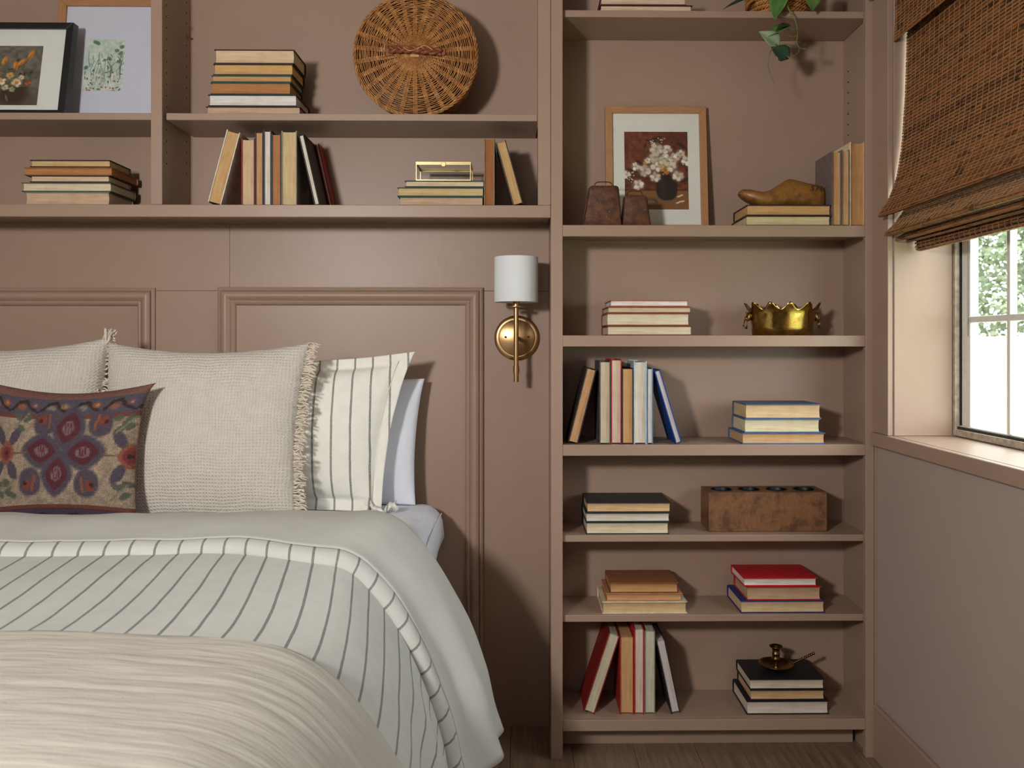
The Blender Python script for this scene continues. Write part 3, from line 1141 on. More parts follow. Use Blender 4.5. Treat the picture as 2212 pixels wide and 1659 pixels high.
standing_row(SHELF['S6'], [
    (1259, 1284, 1314, 1341.5, 1371, YG, 0.150, (128, 30, 26), (206, 194, 164), 'dark red book leaning right on the lowest shelf'),
    (1339, 1369.2, 1339, 1369.2, 1376, YG, 0.160, (164, 44, 34), (220, 164, 106), 'orange-paged rust red book upright on the lowest shelf'),
    (1369.8, 1391.4, 1369.8, 1391.4, 1359, YG, 0.160, (186, 26, 34), (224, 204, 180), 'narrow scarlet book upright in the lowest shelf row'),
    (1392, 1415.4, 1392, 1415.4, 1363, YG, 0.160, (122, 124, 108), (210, 204, 180), 'grey-green pale-paged book upright in the lowest shelf row'),
    (1450.5, 1470.6, 1417, 1437, 1384, YG, 0.150, (46, 40, 38), (212, 202, 196), 'black white-paged book leaning left on the lowest shelf'),
], g)
g = 'black books under the brass candlestick'
zG2 = lying_stack(SHELF['S6'], [
    (1616, 1788.7, 29.5, YF + 0.030, 0.165, (26, 24, 28), (222, 208, 190), 0, 'widest black white-paged book at the bottom under the brass candlestick'),
    (1623.5, 1780, 23, YF + 0.034, 0.150, (28, 26, 28), (218, 172, 124), 0, 'black tan-paged book in the middle under the brass candlestick'),
    (1622, 1779, 23, YF + 0.034, 0.155, (30, 24, 30), (216, 200, 170), 0, 'black cream-paged book directly under the brass candlestick'),
], g)

# ================================================================== WALL SCONCE
YS = 2.50
cs = at(1116.5, 730, YB)
sx = at(1115, 700, YS).x
pc = Vector((cs.x, YB, cs.z))
sc = thing('wall_sconce', 'brass wall sconce with white drum shade beside the bookcase', 'sconce', (cs.x, YB, cs.z))
R_ = 48.5 * YB / F_PX
pl_ = sc
m = MB()
m.lathe([(R_, 0.0), (R_, -0.006), (R_ - 0.004, -0.010), (R_ * 0.87, -0.012), (R_ * 0.80, -0.0115), (R_ * 0.795, -0.016), (R_ * 0.76, -0.0175), (0.006, -0.0185), (0.0, -0.0185)], (cs.x, YB - 0.0005, cs.z), 48, 'Y')
bp = m.build('back_plate', 'brass', sc, smooth=True)
for px in (1092, 1142):
    p = at(px, 728, YB - 0.02)
    MB().lathe([(0.0032, 0.0), (0.0032, -0.003), (0.002, -0.0045), (0, -0.005)], (p.x, YB - 0.0185, p.z), 12, 'Y').build('screw', 'dark_brass', bp, smooth=True)
MB().tube([(cs.x, YB - 0.0185, cs.z), (cs.x + (sx - cs.x), YS, cs.z)], 0.006, 12).build('arm', 'brass', sc, smooth=True)
z_b, z_t = at(1115, 825, YS).z, at(1115, 663, YS).z
MB().tube([(sx, YS, at(1115, 806, YS).z), (sx, YS, z_t)], 0.0073, 16).build('stem', 'brass', sc, smooth=True)
MB().lathe([(0.0092, 0), (0.0092, 0.020)], (sx, YS, at(1115, 806, YS).z), 20).build('collar', 'brass', sc, smooth=True)
MB().lathe([(0.0075, 0), (0.0075, 0.026)], (sx, YS, z_b), 20).build('finial', 'brass', sc, smooth=True)
MB().lathe([(0.0, 0), (0.026, 0.0), (0.0265, 0.0015), (0.026, 0.003), (0.008, 0.004)], (sx, YS, z_t - 0.001), 32).build('drip_pan', 'brass', sc, smooth=True)
MB().lathe([(0.0108, 0), (0.0108, 0.05)], (sx, YS, z_t + 0.002), 20).build('candle_socket', 'brass', sc, smooth=True)
zs0, zs1 = at(1115, 653, YS).z, at(1115, 556, YS).z
rs_ = 46.8 * YS / F_PX
m = MB()
n = 64
m.lathe([(rs_ - 0.0015, 0.002), (rs_ - 0.0015, zs1 - zs0 - 0.002), (rs_, zs1 - zs0), (rs_ + 0.0008, zs1 - zs0 - 0.002), (rs_ + 0.0008, 0.002), (rs_, 0.0), (rs_ - 0.0015, 0.002)], (sx, YS, zs0), n, cap=False)
sh_ = m.build('drum_shade', 'shade', sc, smooth=True)
m = MB()
for k in range(3):
    a = k * 2.094 + 0.5
    m.tube([(sx, YS, zs0 + 0.018), (sx + math.cos(a) * (rs_ - 0.002), YS + math.sin(a) * (rs_ - 0.002), zs0 + 0.018)], 0.0012, 6)
m.build('shade_spider', 'brass', sc)

# ================================================================== PICTURES


def print_mesh(name, cv, xform, parent):
    """A flat print whose colours come from a painted raster; xform maps (u right, v down) to a point."""
    w, h = cv.w, cv.h
    m = MB()
    P = []
    for j in range(h):
        for i in range(w):
            P.append(xform(i / (w - 1), j / (h - 1)))
    m.quad_grid(P, w, h)
    o = m.build(name, 'print_ink', parent)
    set_colors(o.data, cv.a.reshape(-1, 3))
    return o


def framed_picture(label, pxs, top_py, rail_px, mat_in, pic, Ybot, Ytop, zbase, wood, cv, mat_col, depth=0.022):
    """pxs: outer left/right pixel columns; pic: (l, t, r, b) pixels of the print; leaning back from Ybot to Ytop."""
    x0, x1 = atx(pxs[0], Ybot), atx(pxs[1], Ybot)
    zt_ = at((pxs[0] + pxs[1]) / 2, top_py, Ytop).z
    Hh = zt_ - zbase
    root = thing('framed_picture', label, 'picture', ((x0 + x1) / 2, Ybot, zbase))
    rw = rail_px * Ybot / F_PX
    slope = (Ytop - Ybot) / Hh

    def P(x, z, d):          # d: distance behind the front face
        return (x, Ybot + slope * z + d, zbase + z + 0.0003 - slope * d * 0)

    def strip(pts, mat):     # pts: 4 (x, z)
        m = MB()
        m.hexa([P(a, b, 0) for a, b in pts] + [P(a, b, depth) for a, b in pts])
        return m
    o4 = [(x0, 0), (x1, 0), (x1, Hh), (x0, Hh)]
    i4 = [(x0 + rw, rw), (x1 - rw, rw), (x1 - rw, Hh - rw), (x0 + rw, Hh - rw)]
    for s in range(4):
        e = (s + 1) % 4
        mm = wood
        if wood == 'oak' and s in (1, 3):
            mm = 'oak_upright'
        strip([o4[s], o4[e], i4[e], i4[s]], mm).build('frame_rail', mm, root, bevel=0.0012)
    m = MB()
    m.hexa([P(a, b, 0.009) for a, b in i4] + [P(a, b, depth - 0.002) for a, b in i4])
    m.build('mat_board', mat_col, root)
    Ym = (Ybot + Ytop) / 2
    pl, ptp, pr, pb = pic
    a0, a1 = atx(pl, Ym), atx(pr, Ym)
    b0, b1 = at(pl, pb, Ym).z - zbase, at(pl, ptp, Ym).z - zbase
    print_mesh('art_print', cv, lambda u, v: P(a0 + (a1 - a0) * u, b1 + (b0 - b1) * v, 0.0086), root)
    m = MB()
    m.hexa([P(a, b, 0.0045) for a, b in i4] + [P(a, b, 0.006) for a, b in i4])
    m.build('glazing', 'picture_glass', root)
    return root


def blossom(cv, x, y, r, cols, rs, k=6):
    cv.ell(x, y, r * 1.05, r * 0.95, 0, tuple(c * 0.62 for c in cols[0]), 0.8, 0.3)
    for i in range(k):
        a = i * 6.283 / k + rs.uniform(0, 1)
        rr = r * rs.uniform(0.45, 0.62)
        c = cols[rs.randrange(len(cols))]
        sh = rs.uniform(0.84, 1.06)
        cv.ell(x + math.cos(a) * rr, y + math.sin(a) * rr * cv.w / cv.h, r * rs.uniform(0.4, 0.55), r * rs.uniform(0.28, 0.4), a, tuple(q * sh for q in c), 0.95, 0.2)
    cv.ell(x, y, r * 0.26, r * 0.22, 0, tuple(c * 0.72 for c in cols[-1]), 0.8, 0.4)


# flower painting on the bookcase
rs = random.Random(11)
cv = Canvas(140, 176, (106, 58, 38), 0.30, 4)
cv.ell(0.25, 0.2, 0.5, 0.4, 0.6, (118, 64, 40), 0.35, 0.8)
cv.ell(0.9, 0.15, 0.3, 0.35, 0.2, (76, 36, 26), 0.5, 0.8)
cv.ell(0.35, 0.62, 0.4, 0.12, 0, (70, 34, 26), 0.6, 0.6)
cv.rect(0, 0.755, 1, 1, (132, 92, 54), 0.9)
cv.ell(0.2, 0.92, 0.5, 0.1, 0, (112, 76, 44), 0.5, 0.6)
cv.rect(0, 0.735, 1, 0.76, (84, 44, 30), 0.8)
for _ in range(40):
    x, y = rs.uniform(0.3, 1.0), rs.uniform(0.1, 0.62)
    cv.ell(x, y, rs.uniform(0.03, 0.07), rs.uniform(0.012, 0.025), rs.uniform(0, 3.1), rs.choice([(42, 34, 26), (62, 52, 32), (48, 30, 24), (88, 76, 44)]), 0.8, 0.3)
for x, y in ((0.12, 0.50), (0.08, 0.62), (0.24, 0.40), (0.42, 0.12), (0.52, 0.08), (0.9, 0.18), (0.95, 0.62)):
    cv.ell(x, y, 0.09, 0.02, rs.uniform(-0.9, 0.9), (52, 40, 30), 0.9, 0.3)
cv.ell(0.655, 0.72, 0.165, 0.20, 0, (44, 34, 28), 1, 0.06, 2.6)
cv.ell(0.655, 0.60, 0.14, 0.05, 0, (38, 28, 24), 1, 0.1)
cv.ell(0.60, 0.72, 0.05, 0.14, 0, (62, 48, 38), 0.5, 0.6)
CR = [(232, 218, 200), (216, 188, 164), (240, 230, 216), (210, 190, 168)]
CY = [(226, 206, 160), (212, 186, 128), (236, 222, 188)]
for (x, y, r) in ((.50, .22, .085), (.67, .23, .065), (.48, .33, .085), (.63, .345, .07), (.77, .345, .075), (.88, .28, .06), (.97, .37, .07), (.17, .45, .055), (.32, .50, .085),
                  (.50, .45, .075), (.735, .45, .075), (.48, .58, .07), (.83, .57, .075), (.03, .55, .055), (.21, .68, .075), (.36, .37, .045)):
    blossom(cv, x, y, r * 1.18, CR, rs)
blossom(cv, .61, .42, .085, CY, rs)
for _ in range(26):
    cv.ell(rs.gauss(.635, .045), rs.gauss(.505, .025), .011, .010, 0, rs.choice([(206, 150, 52), (180, 118, 40), (222, 176, 80)]), 1, 0.3)
for _ in range(7):
    cv.ell(rs.gauss(.31, .018), rs.gauss(.405, .014), .014, .012, 0, (200, 132, 48), 1, 0.3)
for _ in range(34):
    x, y = rs.choice([(.60, .10), (.45, .13), (.87, .44), (.63, .29), (.10, .53), (.07, .62)])
    cv.ell(rs.gauss(x, .03), rs.gauss(y, .018), .010, .008, 0, (236, 228, 220), 0.9, 0.3)
for x, y in ((.88, .815), (.84, .83), (.86, .895), (.90, .89), (.82, .91)):
    cv.ell(x, y, .03, .012, -0.3, (222, 196, 168), 1, 0.25)
cv.ell(.47, .885, .045, .014, .3, (72, 82, 88), 1, 0.3)
framed_picture('oak framed painting of white flowers in a dark vase behind two rusty bells', (1310, 1531.5), 229.5, 15.5, None, (1350, 281, 1487.5, 453), 2.545, 2.585, SHELF['S1'], 'oak', cv, 'mat_white')

# dark still life in the black frame
rs = random.Random(5)
cv = Canvas(120, 130, (104, 100, 90), 0.2, 9)
cv.ell(0.5, 1.0, 0.7, 0.3, 0, (84, 72, 54), 0.8, 0.5)
cv.ell(0.62, 0.80, 0.22, 0.20, 0, (62, 46, 36), 0.95, 0.3)
for _ in range(46):
    cv.ell(rs.gauss(0.55, 0.17), rs.gauss(0.52, 0.15), rs.uniform(0.03, 0.07), rs.uniform(0.012, 0.024), rs.uniform(0, 3.1), rs.choice([(64, 62, 44), (86, 82, 56), (58, 50, 40), (108, 98, 64)]), 0.9, 0.3)
for (x, y, a) in ((.83, .15, -1.2), (.70, .28, -0.9), (.62, .33, -1.7), (.45, .25, -1.3), (.35, .42, -2.2)):
    cv.ell(x, y, .085, .035, a, (186, 112, 46), 1, 0.3)
    cv.ell(x - .02, y, .06, .018, a, (206, 146, 70), 0.9, 0.4)
    cv.line([(x, y), (.60, .62)], .006, (84, 80, 50), 0.7)
for (x, y, r, cc) in ((.66, .62, .08, [(226, 214, 190), (212, 190, 150)]), (.55, .50, .06, [(212, 176, 120), (196, 150, 90)]), (.82, .62, .05, [(182, 96, 66), (160, 74, 56)]), (.72, .53, .045, [(206, 182, 150)]),
                      (.44, .60, .07, [(206, 160, 120), (226, 200, 170)]), (.50, .70, .055, [(196, 196, 170), (180, 174, 140)]), (.33, .55, .06, [(188, 110, 84)]), (.60, .73, .05, [(160, 156, 120)])):
    blossom(cv, x, y, r, cc, rs)
cv.ell(.66, .62, .03, .026, 0, (196, 120, 40), 1, 0.3)
for (x, y) in ((.80, .46), (.83, .50), (.78, .58)):
    cv.ell(x, y, .035, .022, .4, (74, 80, 52), 1, 0.3)
framed_picture('black framed dark still life print of orange flowers, partly cut by the left edge', (-118, 137), 48, 14.5, None, (-62, 93, 84.5, 229.5), 2.445, 2.50, UM, 'black_frame', cv, 'mat_white', 0.03)

# pale botanical watercolour in the oak frame behind it
rs = random.Random(21)
cv = Canvas(110, 146, (196, 210, 196), 0.08, 2)
for _ in range(60):
    cv.ell(rs.random(), rs.random(), rs.uniform(.04, .14), rs.uniform(.03, .08), rs.uniform(0, 3), rs.choice([(176, 200, 184), (208, 216, 204), (156, 184, 170), (214, 222, 212)]), 0.5, 0.5)
for _ in range(40):
    x, y = rs.random(), rs.uniform(.3, 1)
    cv.ell(x, y, rs.uniform(.02, .05), rs.uniform(.008, .018), rs.uniform(0, 3.1), rs.choice([(74, 100, 82), (98, 124, 100), (60, 84, 74), (120, 140, 120)]), 0.85, 0.3)
for x, y in ((.25, .06), (.32, .08), (.63, .38), (.86, .43), (.80, .22), (.90, .27), (.05, .55), (.92, .15)):
    cv.ell(x, y, .06, .045, rs.uniform(0, 3), (84, 112, 84), 0.85, 0.25)
for _ in range(26):
    x = rs.uniform(.1, .95)
    y = rs.uniform(.5, .95)
    cv.line([(x, y), (x + rs.uniform(-.06, .06), y - rs.uniform(.1, .2)), (x + rs.uniform(-.14, .14), y - rs.uniform(.25, .42))], .006, rs.choice([(64, 80, 72), (92, 112, 96), (110, 104, 92)]), 0.8)
for _ in range(60):
    cv.ell(rs.uniform(.02, .98), rs.uniform(.62, 1.0), rs.uniform(.015, .035), rs.uniform(.01, .025), rs.uniform(0, 3), rs.choice([(222, 208, 196), (204, 178, 170), (150, 70, 72), (226, 220, 208), (122, 70, 66), (196, 190, 170)]), 0.9, 0.3)
framed_picture('oak framed pale green botanical watercolour leaning behind the black frame', (107, 347), -4, 17.5, None, (179, 80, 265, 197), 2.535, 2.585, UM, 'oak', cv, 'mat_cool')

# ================================================================== WICKER BASKET
t = NT('wicker')
v = t.coords('Object')
t.l(t.ramp(t.noise(v, 45, 4, 0.6), [(0.3, (124, 78, 36)), (0.5, (164, 108, 54)), (0.72, (192, 142, 82))]), t.b.inputs['Base Color'])
t.set(rough=0.42, spec=0.5)
MATS['wicker'] = t.m
soft_mat('gap_shade_brown', (58, 34, 16), 0.6, 0.2, 60)  # dark brown that imitates the shade between wicker strands
soft_mat('leather', (122, 66, 38), 0.5, 0.15, 50)
soft_mat('pale_cane', (196, 152, 96), 0.45, 0.1, 50)
YK = YF + 0.028
bc_c = at(897, 113, YK)
RB = 135 * YK / F_PX
zc = UM + RB * 0.985 + 0.001
bk = thing('wicker_basket', 'round lidded wicker basket standing on its side with leather handle', 'basket', (bc_c.x, YK, UM))
cx_ = bc_c.x
NS = 26


def lid_pt(r, a, dy=0.0):
    s = r / RB
    bow = 0.016 * (1 - s * s)
    return (cx_ + math.cos(a) * r, YK - bow + dy + 0.010, zc + math.sin(a) * r)


mL, mD = MB(), MB()
rings = 31
for i in range(rings):
    r = 0.022 + (RB - 0.030) * i / (rings - 1)
    ph = 0 if i % 2 else math.pi
    pts = []
    nn = NS * 6
    wob = random.uniform(-0.0008, 0.0008)
    for k in range(nn):
        a = 2 * math.pi * k / nn
        pts.append(lid_pt(r + wob + 0.0006 * math.sin(3 * a + i), a, -0.0016 - 0.0016 * math.sin(a * NS + ph)))
    mL.tube(pts, 0.00175, 5, closed=True)
o = mL.build('lid_weave', 'wicker', bk, smooth='all')
o['kind'] = 'stuff'
m = MB()
for k in range(NS):
    a = 2 * math.pi * (k + 0.5) / NS
    for d in (-0.0042, 0.0, 0.0042):
        pts = []
        for s in range(14):
            r = 0.010 + (RB - 0.016) * s / 13
            p = Vector(lid_pt(r, a))
            tang = Vector((-math.sin(a), 0, math.cos(a)))
            pts.append(p + tang * d * min(1, r / 0.06))
        m.tube(pts, 0.0022, 5)
o = m.build('lid_spokes', 'wicker', bk, smooth='all')
o['kind'] = 'stuff'
# added dark disc, its colour stands in for shade in the lid's gaps
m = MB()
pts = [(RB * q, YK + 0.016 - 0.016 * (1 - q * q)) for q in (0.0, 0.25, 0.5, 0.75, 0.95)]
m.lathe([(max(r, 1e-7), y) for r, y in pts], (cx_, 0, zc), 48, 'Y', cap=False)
m.build('lid_gap_shade', 'gap_shade_brown', bk, smooth='all')
m = MB()
for s_ in (0, 1, 2):
    pts = []
    for k in range(180):
        a = 2 * math.pi * k / 180
        q = a * 22 + s_ * 2.094
        pts.append(Vector(lid_pt(RB - 0.004 + 0.0032 * math.cos(q), a)) + Vector((0, 0.002 + 0.0032 * math.sin(q), 0)))
    m.tube(pts, 0.0026, 6, closed=True)
m.build('lid_rim', 'wicker', bk, smooth='all')
# basket body behind the lid
m = MB()
RBo = RB * 0.955
for i in range(20):
    y = YK + 0.022 + 0.0072 * i
    rr = RBo - 0.0008 * i
    ph = 0 if i % 2 else math.pi
    pts = []
    for k in range(NS * 4):
        a = 2 * math.pi * k / (NS * 4)
        q = rr + 0.002 * math.sin(a * NS + ph)
        pts.append((cx_ + math.cos(a) * q, y, UM + RB * 0.985 + 0.001 + math.sin(a) * q))
    m.tube(pts, 0.0032, 5, closed=True)
o = m.build('body_weave', 'wicker', bk, smooth='all')
o['kind'] = 'stuff'
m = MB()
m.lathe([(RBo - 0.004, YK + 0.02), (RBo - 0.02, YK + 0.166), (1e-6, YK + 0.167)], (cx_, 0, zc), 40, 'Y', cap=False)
m.build('body_gap_shade', 'gap_shade_brown', bk, smooth='all')  # dark shell added behind the weave, shade of the gaps as colour
# braided leather handle
hl, hr = at(840, 107, YK - 0.02), at(953, 113, YK - 0.02)
zh_ = hl.z
hd = bk
for s_ in range(3):
    m = MB()
    pts = []
    nn = 60
    for k in range(nn + 1):
        f = k / nn
        a = f * 2 * math.pi * 2.1 + s_ * 2.094
        x = hl.x + (hr.x - hl.x) * f
        rise = 0.012 * math.sin(f * math.pi)
        sp_ = 0.0068
        z = zh_ - 0.005 * (f - 0.5) + sp_ * math.sin(a) - 0.002 * f
        y = YK - 0.012 - rise + 0.003 * math.sin(2 * a)
        pts.append((x, y, z))
    m.tube(pts, 0.0062, 8, flat=0.8)
    m.build('handle_strand', 'leather', bk, smooth='all')
for (p, sg) in ((hl, -1), (hr, 1)):
    m = MB()
    x = p.x
    m.hexa([(x - 0.012, YK - 0.009, zh_ - 0.016), (x + 0.012, YK - 0.012, zh_ - 0.011), (x + 0.012, YK - 0.006, zh_ - 0.011), (x - 0.012, YK - 0.003, zh_ - 0.016),
            (x - 0.012, YK - 0.009, zh_ + 0.010), (x + 0.012, YK - 0.012, zh_ + 0.008), (x + 0.012, YK - 0.006, zh_ + 0.008), (x - 0.012, YK - 0.003, zh_ + 0.010)])
    m.build('handle_end', 'leather', bk, bevel=0.003)
for k_ in range(2):
    m = MB()
    pts = []
    for k in range(30):
        f = 0.28 + 0.26 * k_ + 0.3 * k / 29
        a = k / 29 * math.pi
        x = hl.x + (hr.x - hl.x) * f
        pts.append((x, YK - 0.0295 - 0.002 * math.sin(a), zh_ + (0.011 * math.sin(a) - 0.004) * (1 if k_ else -1)))
    m.tube(pts, 0.0011, 6)
    m.build('handle_binding', 'pale_cane', bk, smooth='all')
MB().box(cx_ - 0.013, cx_ + 0.013, YK - 0.012, YK - 0.006, zc - 0.012, zc + 0.010).build('center_patch', 'pale_cane', bk, bevel=0.002)

# ================================================================== GLASS BOX
gx0, gx1 = atx(898.5, YA + 0.012), atx(1017, YA + 0.012)
gy0, gy1 = YA + 0.012, YA + 0.112
gz0 = zA4
gz1 = gz0 + 42 * YA / F_PX
gb = thing('glass_box', 'small brass-edged glass box lying on three green books', 'box', ((gx0 + gx1) / 2, gy0, gz0))
e_ = 0.0011
gzl = gz1 - 0.0045
for (z, nm) in ((gz0, 'base_frame'), (gzl - 0.0036, 'rim_frame')):
    m = MB()
    hgt = 0.0048 if nm == 'base_frame' else 0.0034
    m.box(gx0, gx1, gy0, gy0 + e_ * 1.3, z, z + hgt)
    m.box(gx0, gx1, gy1 - e_ * 1.3, gy1, z, z + hgt)
    m.box(gx0, gx0 + e_ * 1.3, gy0 + e_ * 1.3, gy1 - e_ * 1.3, z, z + hgt)
    m.box(gx1 - e_ * 1.3, gx1, gy0 + e_ * 1.3, gy1 - e_ * 1.3, z, z + hgt)
    m.build(nm, 'gold', gb)
for xx in (gx0, gx1 - 0.0020):
    for yy in (gy0, gy1 - 0.0020):
        MB().box(xx, xx + 0.0020, yy, yy + 0.0020, gz0 + 0.0048, gzl - 0.0036).build('corner_post', 'gold', gb)
m = MB()
m.box(gx0 - 0.0006, gx1 + 0.0006, gy0 - 0.0006, gy0 + 0.003, gzl, gz1)
m.box(gx0 - 0.0006, gx1 + 0.0006, gy1 - 0.003, gy1 + 0.0006, gzl, gz1)
m.box(gx0 - 0.0006, gx0 + 0.003, gy0 + 0.003, gy1 - 0.003, gzl, gz1)
m.box(gx1 - 0.003, gx1 + 0.0006, gy0 + 0.003, gy1 - 0.003, gzl, gz1)
lidf = m.build('lid_frame', 'gold', gb)
MB().box(gx0 + 0.003, gx1 - 0.003, gy0 + 0.003, gy1 - 0.003, gzl + 0.002, gzl + 0.0035).build('glass_pane', 'box_glass', gb)
for (a, b, c, d) in ((gx0 + 0.0028, gx1 - 0.0028, gy0 + 0.0004, gy0 + 0.0018), (gx0 + 0.0028, gx1 - 0.0028, gy1 - 0.0018, gy1 - 0.0004), (gx0 + 0.0004, gx0 + 0.0018, gy0 + 0.0028, gy1 - 0.0028), (gx1 - 0.0018, gx1 - 0.0004, gy0 + 0.0028, gy1 - 0.0028)):
    MB().box(a, b, c, d, gz0 + 0.0062, gzl - 0.0036).build('glass_pane', 'box_glass', gb)
xm = atx(958, gy0)
m = MB()
k0 = [(xm - 0.0065, gz1 - 0.001), (xm + 0.0065, gz1 - 0.001), (xm + 0.0065, gz1 - 0.010), (xm + 0.003, gz1 - 0.0135), (xm - 0.003, gz1 - 0.0135), (xm - 0.0065, gz1 - 0.010)]
m.v += [(a, gy0 - 0.0025, b) for a, b in k0] + [(a, gy0 - 0.0007, b) for a, b in k0]
m.f += [tuple(range(6)), tuple(range(11, 5, -1))] + [((i + 1) % 6, i, 6 + i, 6 + (i + 1) % 6) for i in range(6)]
m.build('clasp', 'gold', lidf, bevel=0.0006)
MB().box(gx0 + 0.003, gx1 - 0.003, gy0 + 0.003, gy1 - 0.003, gz0 + 0.0008, gz0 + 0.0028).build('base_pane', 'box_glass', gb)

# ================================================================== COW BELLS


def cowbell(label, bl, br, tl, tr_, pytop, Yc, dep_b, dep_t, hw, hpy):
    z0 = SHELF['S1']
    xb0, xb1, xt0, xt1 = atx(bl, Yc), atx(br, Yc), atx(tl, Yc), atx(tr_, Yc)
    zt_ = at((tl + tr_) / 2, pytop, Yc).z
    root = thing('cow_bell', label, 'bell', ((xb0 + xb1) / 2, Yc, z0))

    def ring(x0, x1, d, z, rad):
        pts = []
        hx, hy = (x1 - x0) / 2, d / 2
        for (sx_, sy_, a0) in ((1, 1, 0), (-1, 1, 90), (-1, -1, 180), (1, -1, 270)):
            for j in range(5):
                a = math.radians(a0 + 22.5 * j)
                pts.append(((x0 + x1) / 2 + sx_ * (hx - rad) + math.cos(a) * rad, Yc + sy_ * (hy - rad) + math.sin(a) * rad, z))
        return pts
    m = MB()
    P = []
    Hh = zt_ - z0
    rr = [(0.0, 0.004), (0.04, 0.0), (0.3, 0.0), (0.6, 0.0), (0.9, 0.0), (0.97, 0.0), (1.0, -0.004)]
    for f, e in rr:
        x0, x1 = xb0 + (xt0 - xb0) * f, xb1 + (xt1 - xb1) * f
        d = dep_b + (dep_t - dep_b) * f
        P += ring(x0 - e, x1 + e, d + e, z0 + 0.0004 + Hh * f, 0.006)
    m.quad_grid(P, 20, len(rr), wrap_u=True)
    b = len(m.v) - 20
    m.f.append(tuple(b + i for i in range(20)))
    # inner wall
    P2 = []
    for f in (0.9, 0.4, 0.0):
        x0, x1 = xb0 + (xt0 - xb0) * f + 0.002, xb1 + (xt1 - xb1) * f - 0.002
        P2 += ring(x0, x1, dep_b + (dep_t - dep_b) * f - 0.004, z0 + 0.0004 + Hh * f, 0.005)
    m.quad_grid(P2, 20, 3, wrap_u=True)
    m.build('bell_body', 'rust', root, smooth=True)
    # folded seam and rivets
    for sg, (xb, xt) in ((-1, (xb0, xt0)), (1, (xb1, xt1))):
        MB().tube([(xb + sg * 0.0006, Yc, z0 + 0.006), (xt + sg * 0.0006, Yc, zt_ - 0.004)], 0.0022, 6, flat=2.0).build('side_seam', 'rust', root, smooth='all')
        MB().lathe([(0.003, 0), (0.0022, -0.0016), (0, -0.002)], (xt - sg * 0.007, Yc - dep_t / 2 - 0.001, zt_ - 0.008), 8, 'Y').build('rivet', 'rust', root, smooth='all')
    zh2 = at((tl + tr_) / 2, hpy, Yc).z
    xm_ = (xt0 + xt1) / 2
    hw2 = hw * Yc / F_PX / 2
    pts = spline([(xm_ - hw2, Yc, zt_ - 0.003), (xm_ - hw2 * 0.98, Yc, zt_ + (zh2 - zt_) * 0.55), (xm_ - hw2 * 0.7, Yc, zh2 - 0.001), (xm_, Yc, zh2), (xm_ + hw2 * 0.7, Yc, zh2 - 0.001), (xm_ + hw2 * 0.98, Yc, zt_ + (zh2 - zt_) * 0.55), (xm_ + hw2, Yc, zt_ - 0.003)], 24)
    MB().tube(pts, 0.0017, 8).build('loop_handle', 'rust', root, smooth='all')


cowbell('larger rusty iron cowbell at the left end of the painting shelf', 1258, 1340.5, 1273, 1334, 404.5, 2.448, 0.072, 0.05, 38, 393)
cowbell('smaller rusty iron cowbell in front of the flower painting', 1342, 1403, 1348, 1395, 424.5, 2.445, 0.055, 0.04, 33, 413)

# ================================================================== SHOE LAST
YLc = YF + 0.075
top = [(1275, 1252), (1283, 1232), (1300, 1222), (1345, 1222), (1400, 1236), (1440, 1240), (1480, 1228), (1520, 1205), (1560, 1178), (1590, 1160), (1610, 1152), (1640, 1156), (1690, 1170), (1740, 1182), (1790, 1192), (1822, 1202), (1838, 1218), (1843, 1245)]
bot = [(1275, 1256), (1283, 1270), (1300, 1284), (1345, 1310), (1400, 1334), (1440, 1344), (1480, 1346), (1520, 1344), (1560, 1342), (1590, 1341), (1610, 1341), (1640, 1342), (1690, 1344), (1740, 1345.5), (1790, 1346), (1822, 1345), (1838, 1338), (1843, 1300)]
wid = [0.010, 0.030, 0.046, 0.062, 0.074, 0.078, 0.077, 0.073, 0.067, 0.063, 0.061, 0.060, 0.060, 0.060, 0.058, 0.050, 0.034, 0.010]
z_off = zB1 - at(1600, 1345.5 / 3.0722, YLc).z
last = thing('shoe_last', 'carved wooden shoe last stamped 578 resting on two books', 'shoe last', (atx(1690, YLc), YLc, zB1))
m = MB()
P = []
n = 24
for (tx, ty), (bx_, by_), w in zip(top, bot, wid):
    pt = at(1180 + tx / 3.0722, ty / 3.0722, YLc)
    pb = at(1180 + bx_ / 3.0722, by_ / 3.0722, YLc)
    zc_, hz = (pt.z + pb.z) / 2 + z_off, (pt.z - pb.z) / 2
    for k in range(n):
        a = 2 * math.pi * k / n
        ca, sa = math.cos(a), math.sin(a)
        ex = 0.62 if sa < 0 else 0.85
        yy = math.copysign(abs(ca) ** ex, ca) * w / 2
        if sa > 0:
            yy *= 1 - 0.30 * sa ** 2 * min(1.0, hz / 0.03)
        P.append((pt.x, YLc + yy, zc_ + math.copysign(abs(sa) ** 0.8, sa) * hz))
b = m.quad_grid(P, n, len(top), wrap_u=True)
m.f.append(tuple(b + i for i in range(n)))
m.f.append(tuple(b + (len(top) - 1) * n + i for i in range(n))[::-1])
m.build('last_body', 'last_wood', last, smooth='all')
cu = bpy.data.curves.new('stamp', 'FONT')
cu.body = '578'
cu.size = 0.0215
cu.extrude = 0.0006
cu.space_character = 1.15
to = bpy.data.objects.new('stamp_tmp', cu)
COL.objects.link(to)
bpy.context.view_layer.update()
dg = bpy.context.evaluated_depsgraph_get()
me = bpy.data.meshes.new_from_object(to.evaluated_get(dg))
bpy.data.objects.remove(to)
so = bpy.data.objects.new('stamped_number', me)
soft_mat('burnt_mark', (72, 40, 20), 0.7, 0.2)
me.materials.clear()
me.materials.append(MATS['burnt_mark'])
COL.objects.link(so)
p = at(1180 + 1733 / 3.0722, 1236 / 3.0722, YLc)
so.parent = last
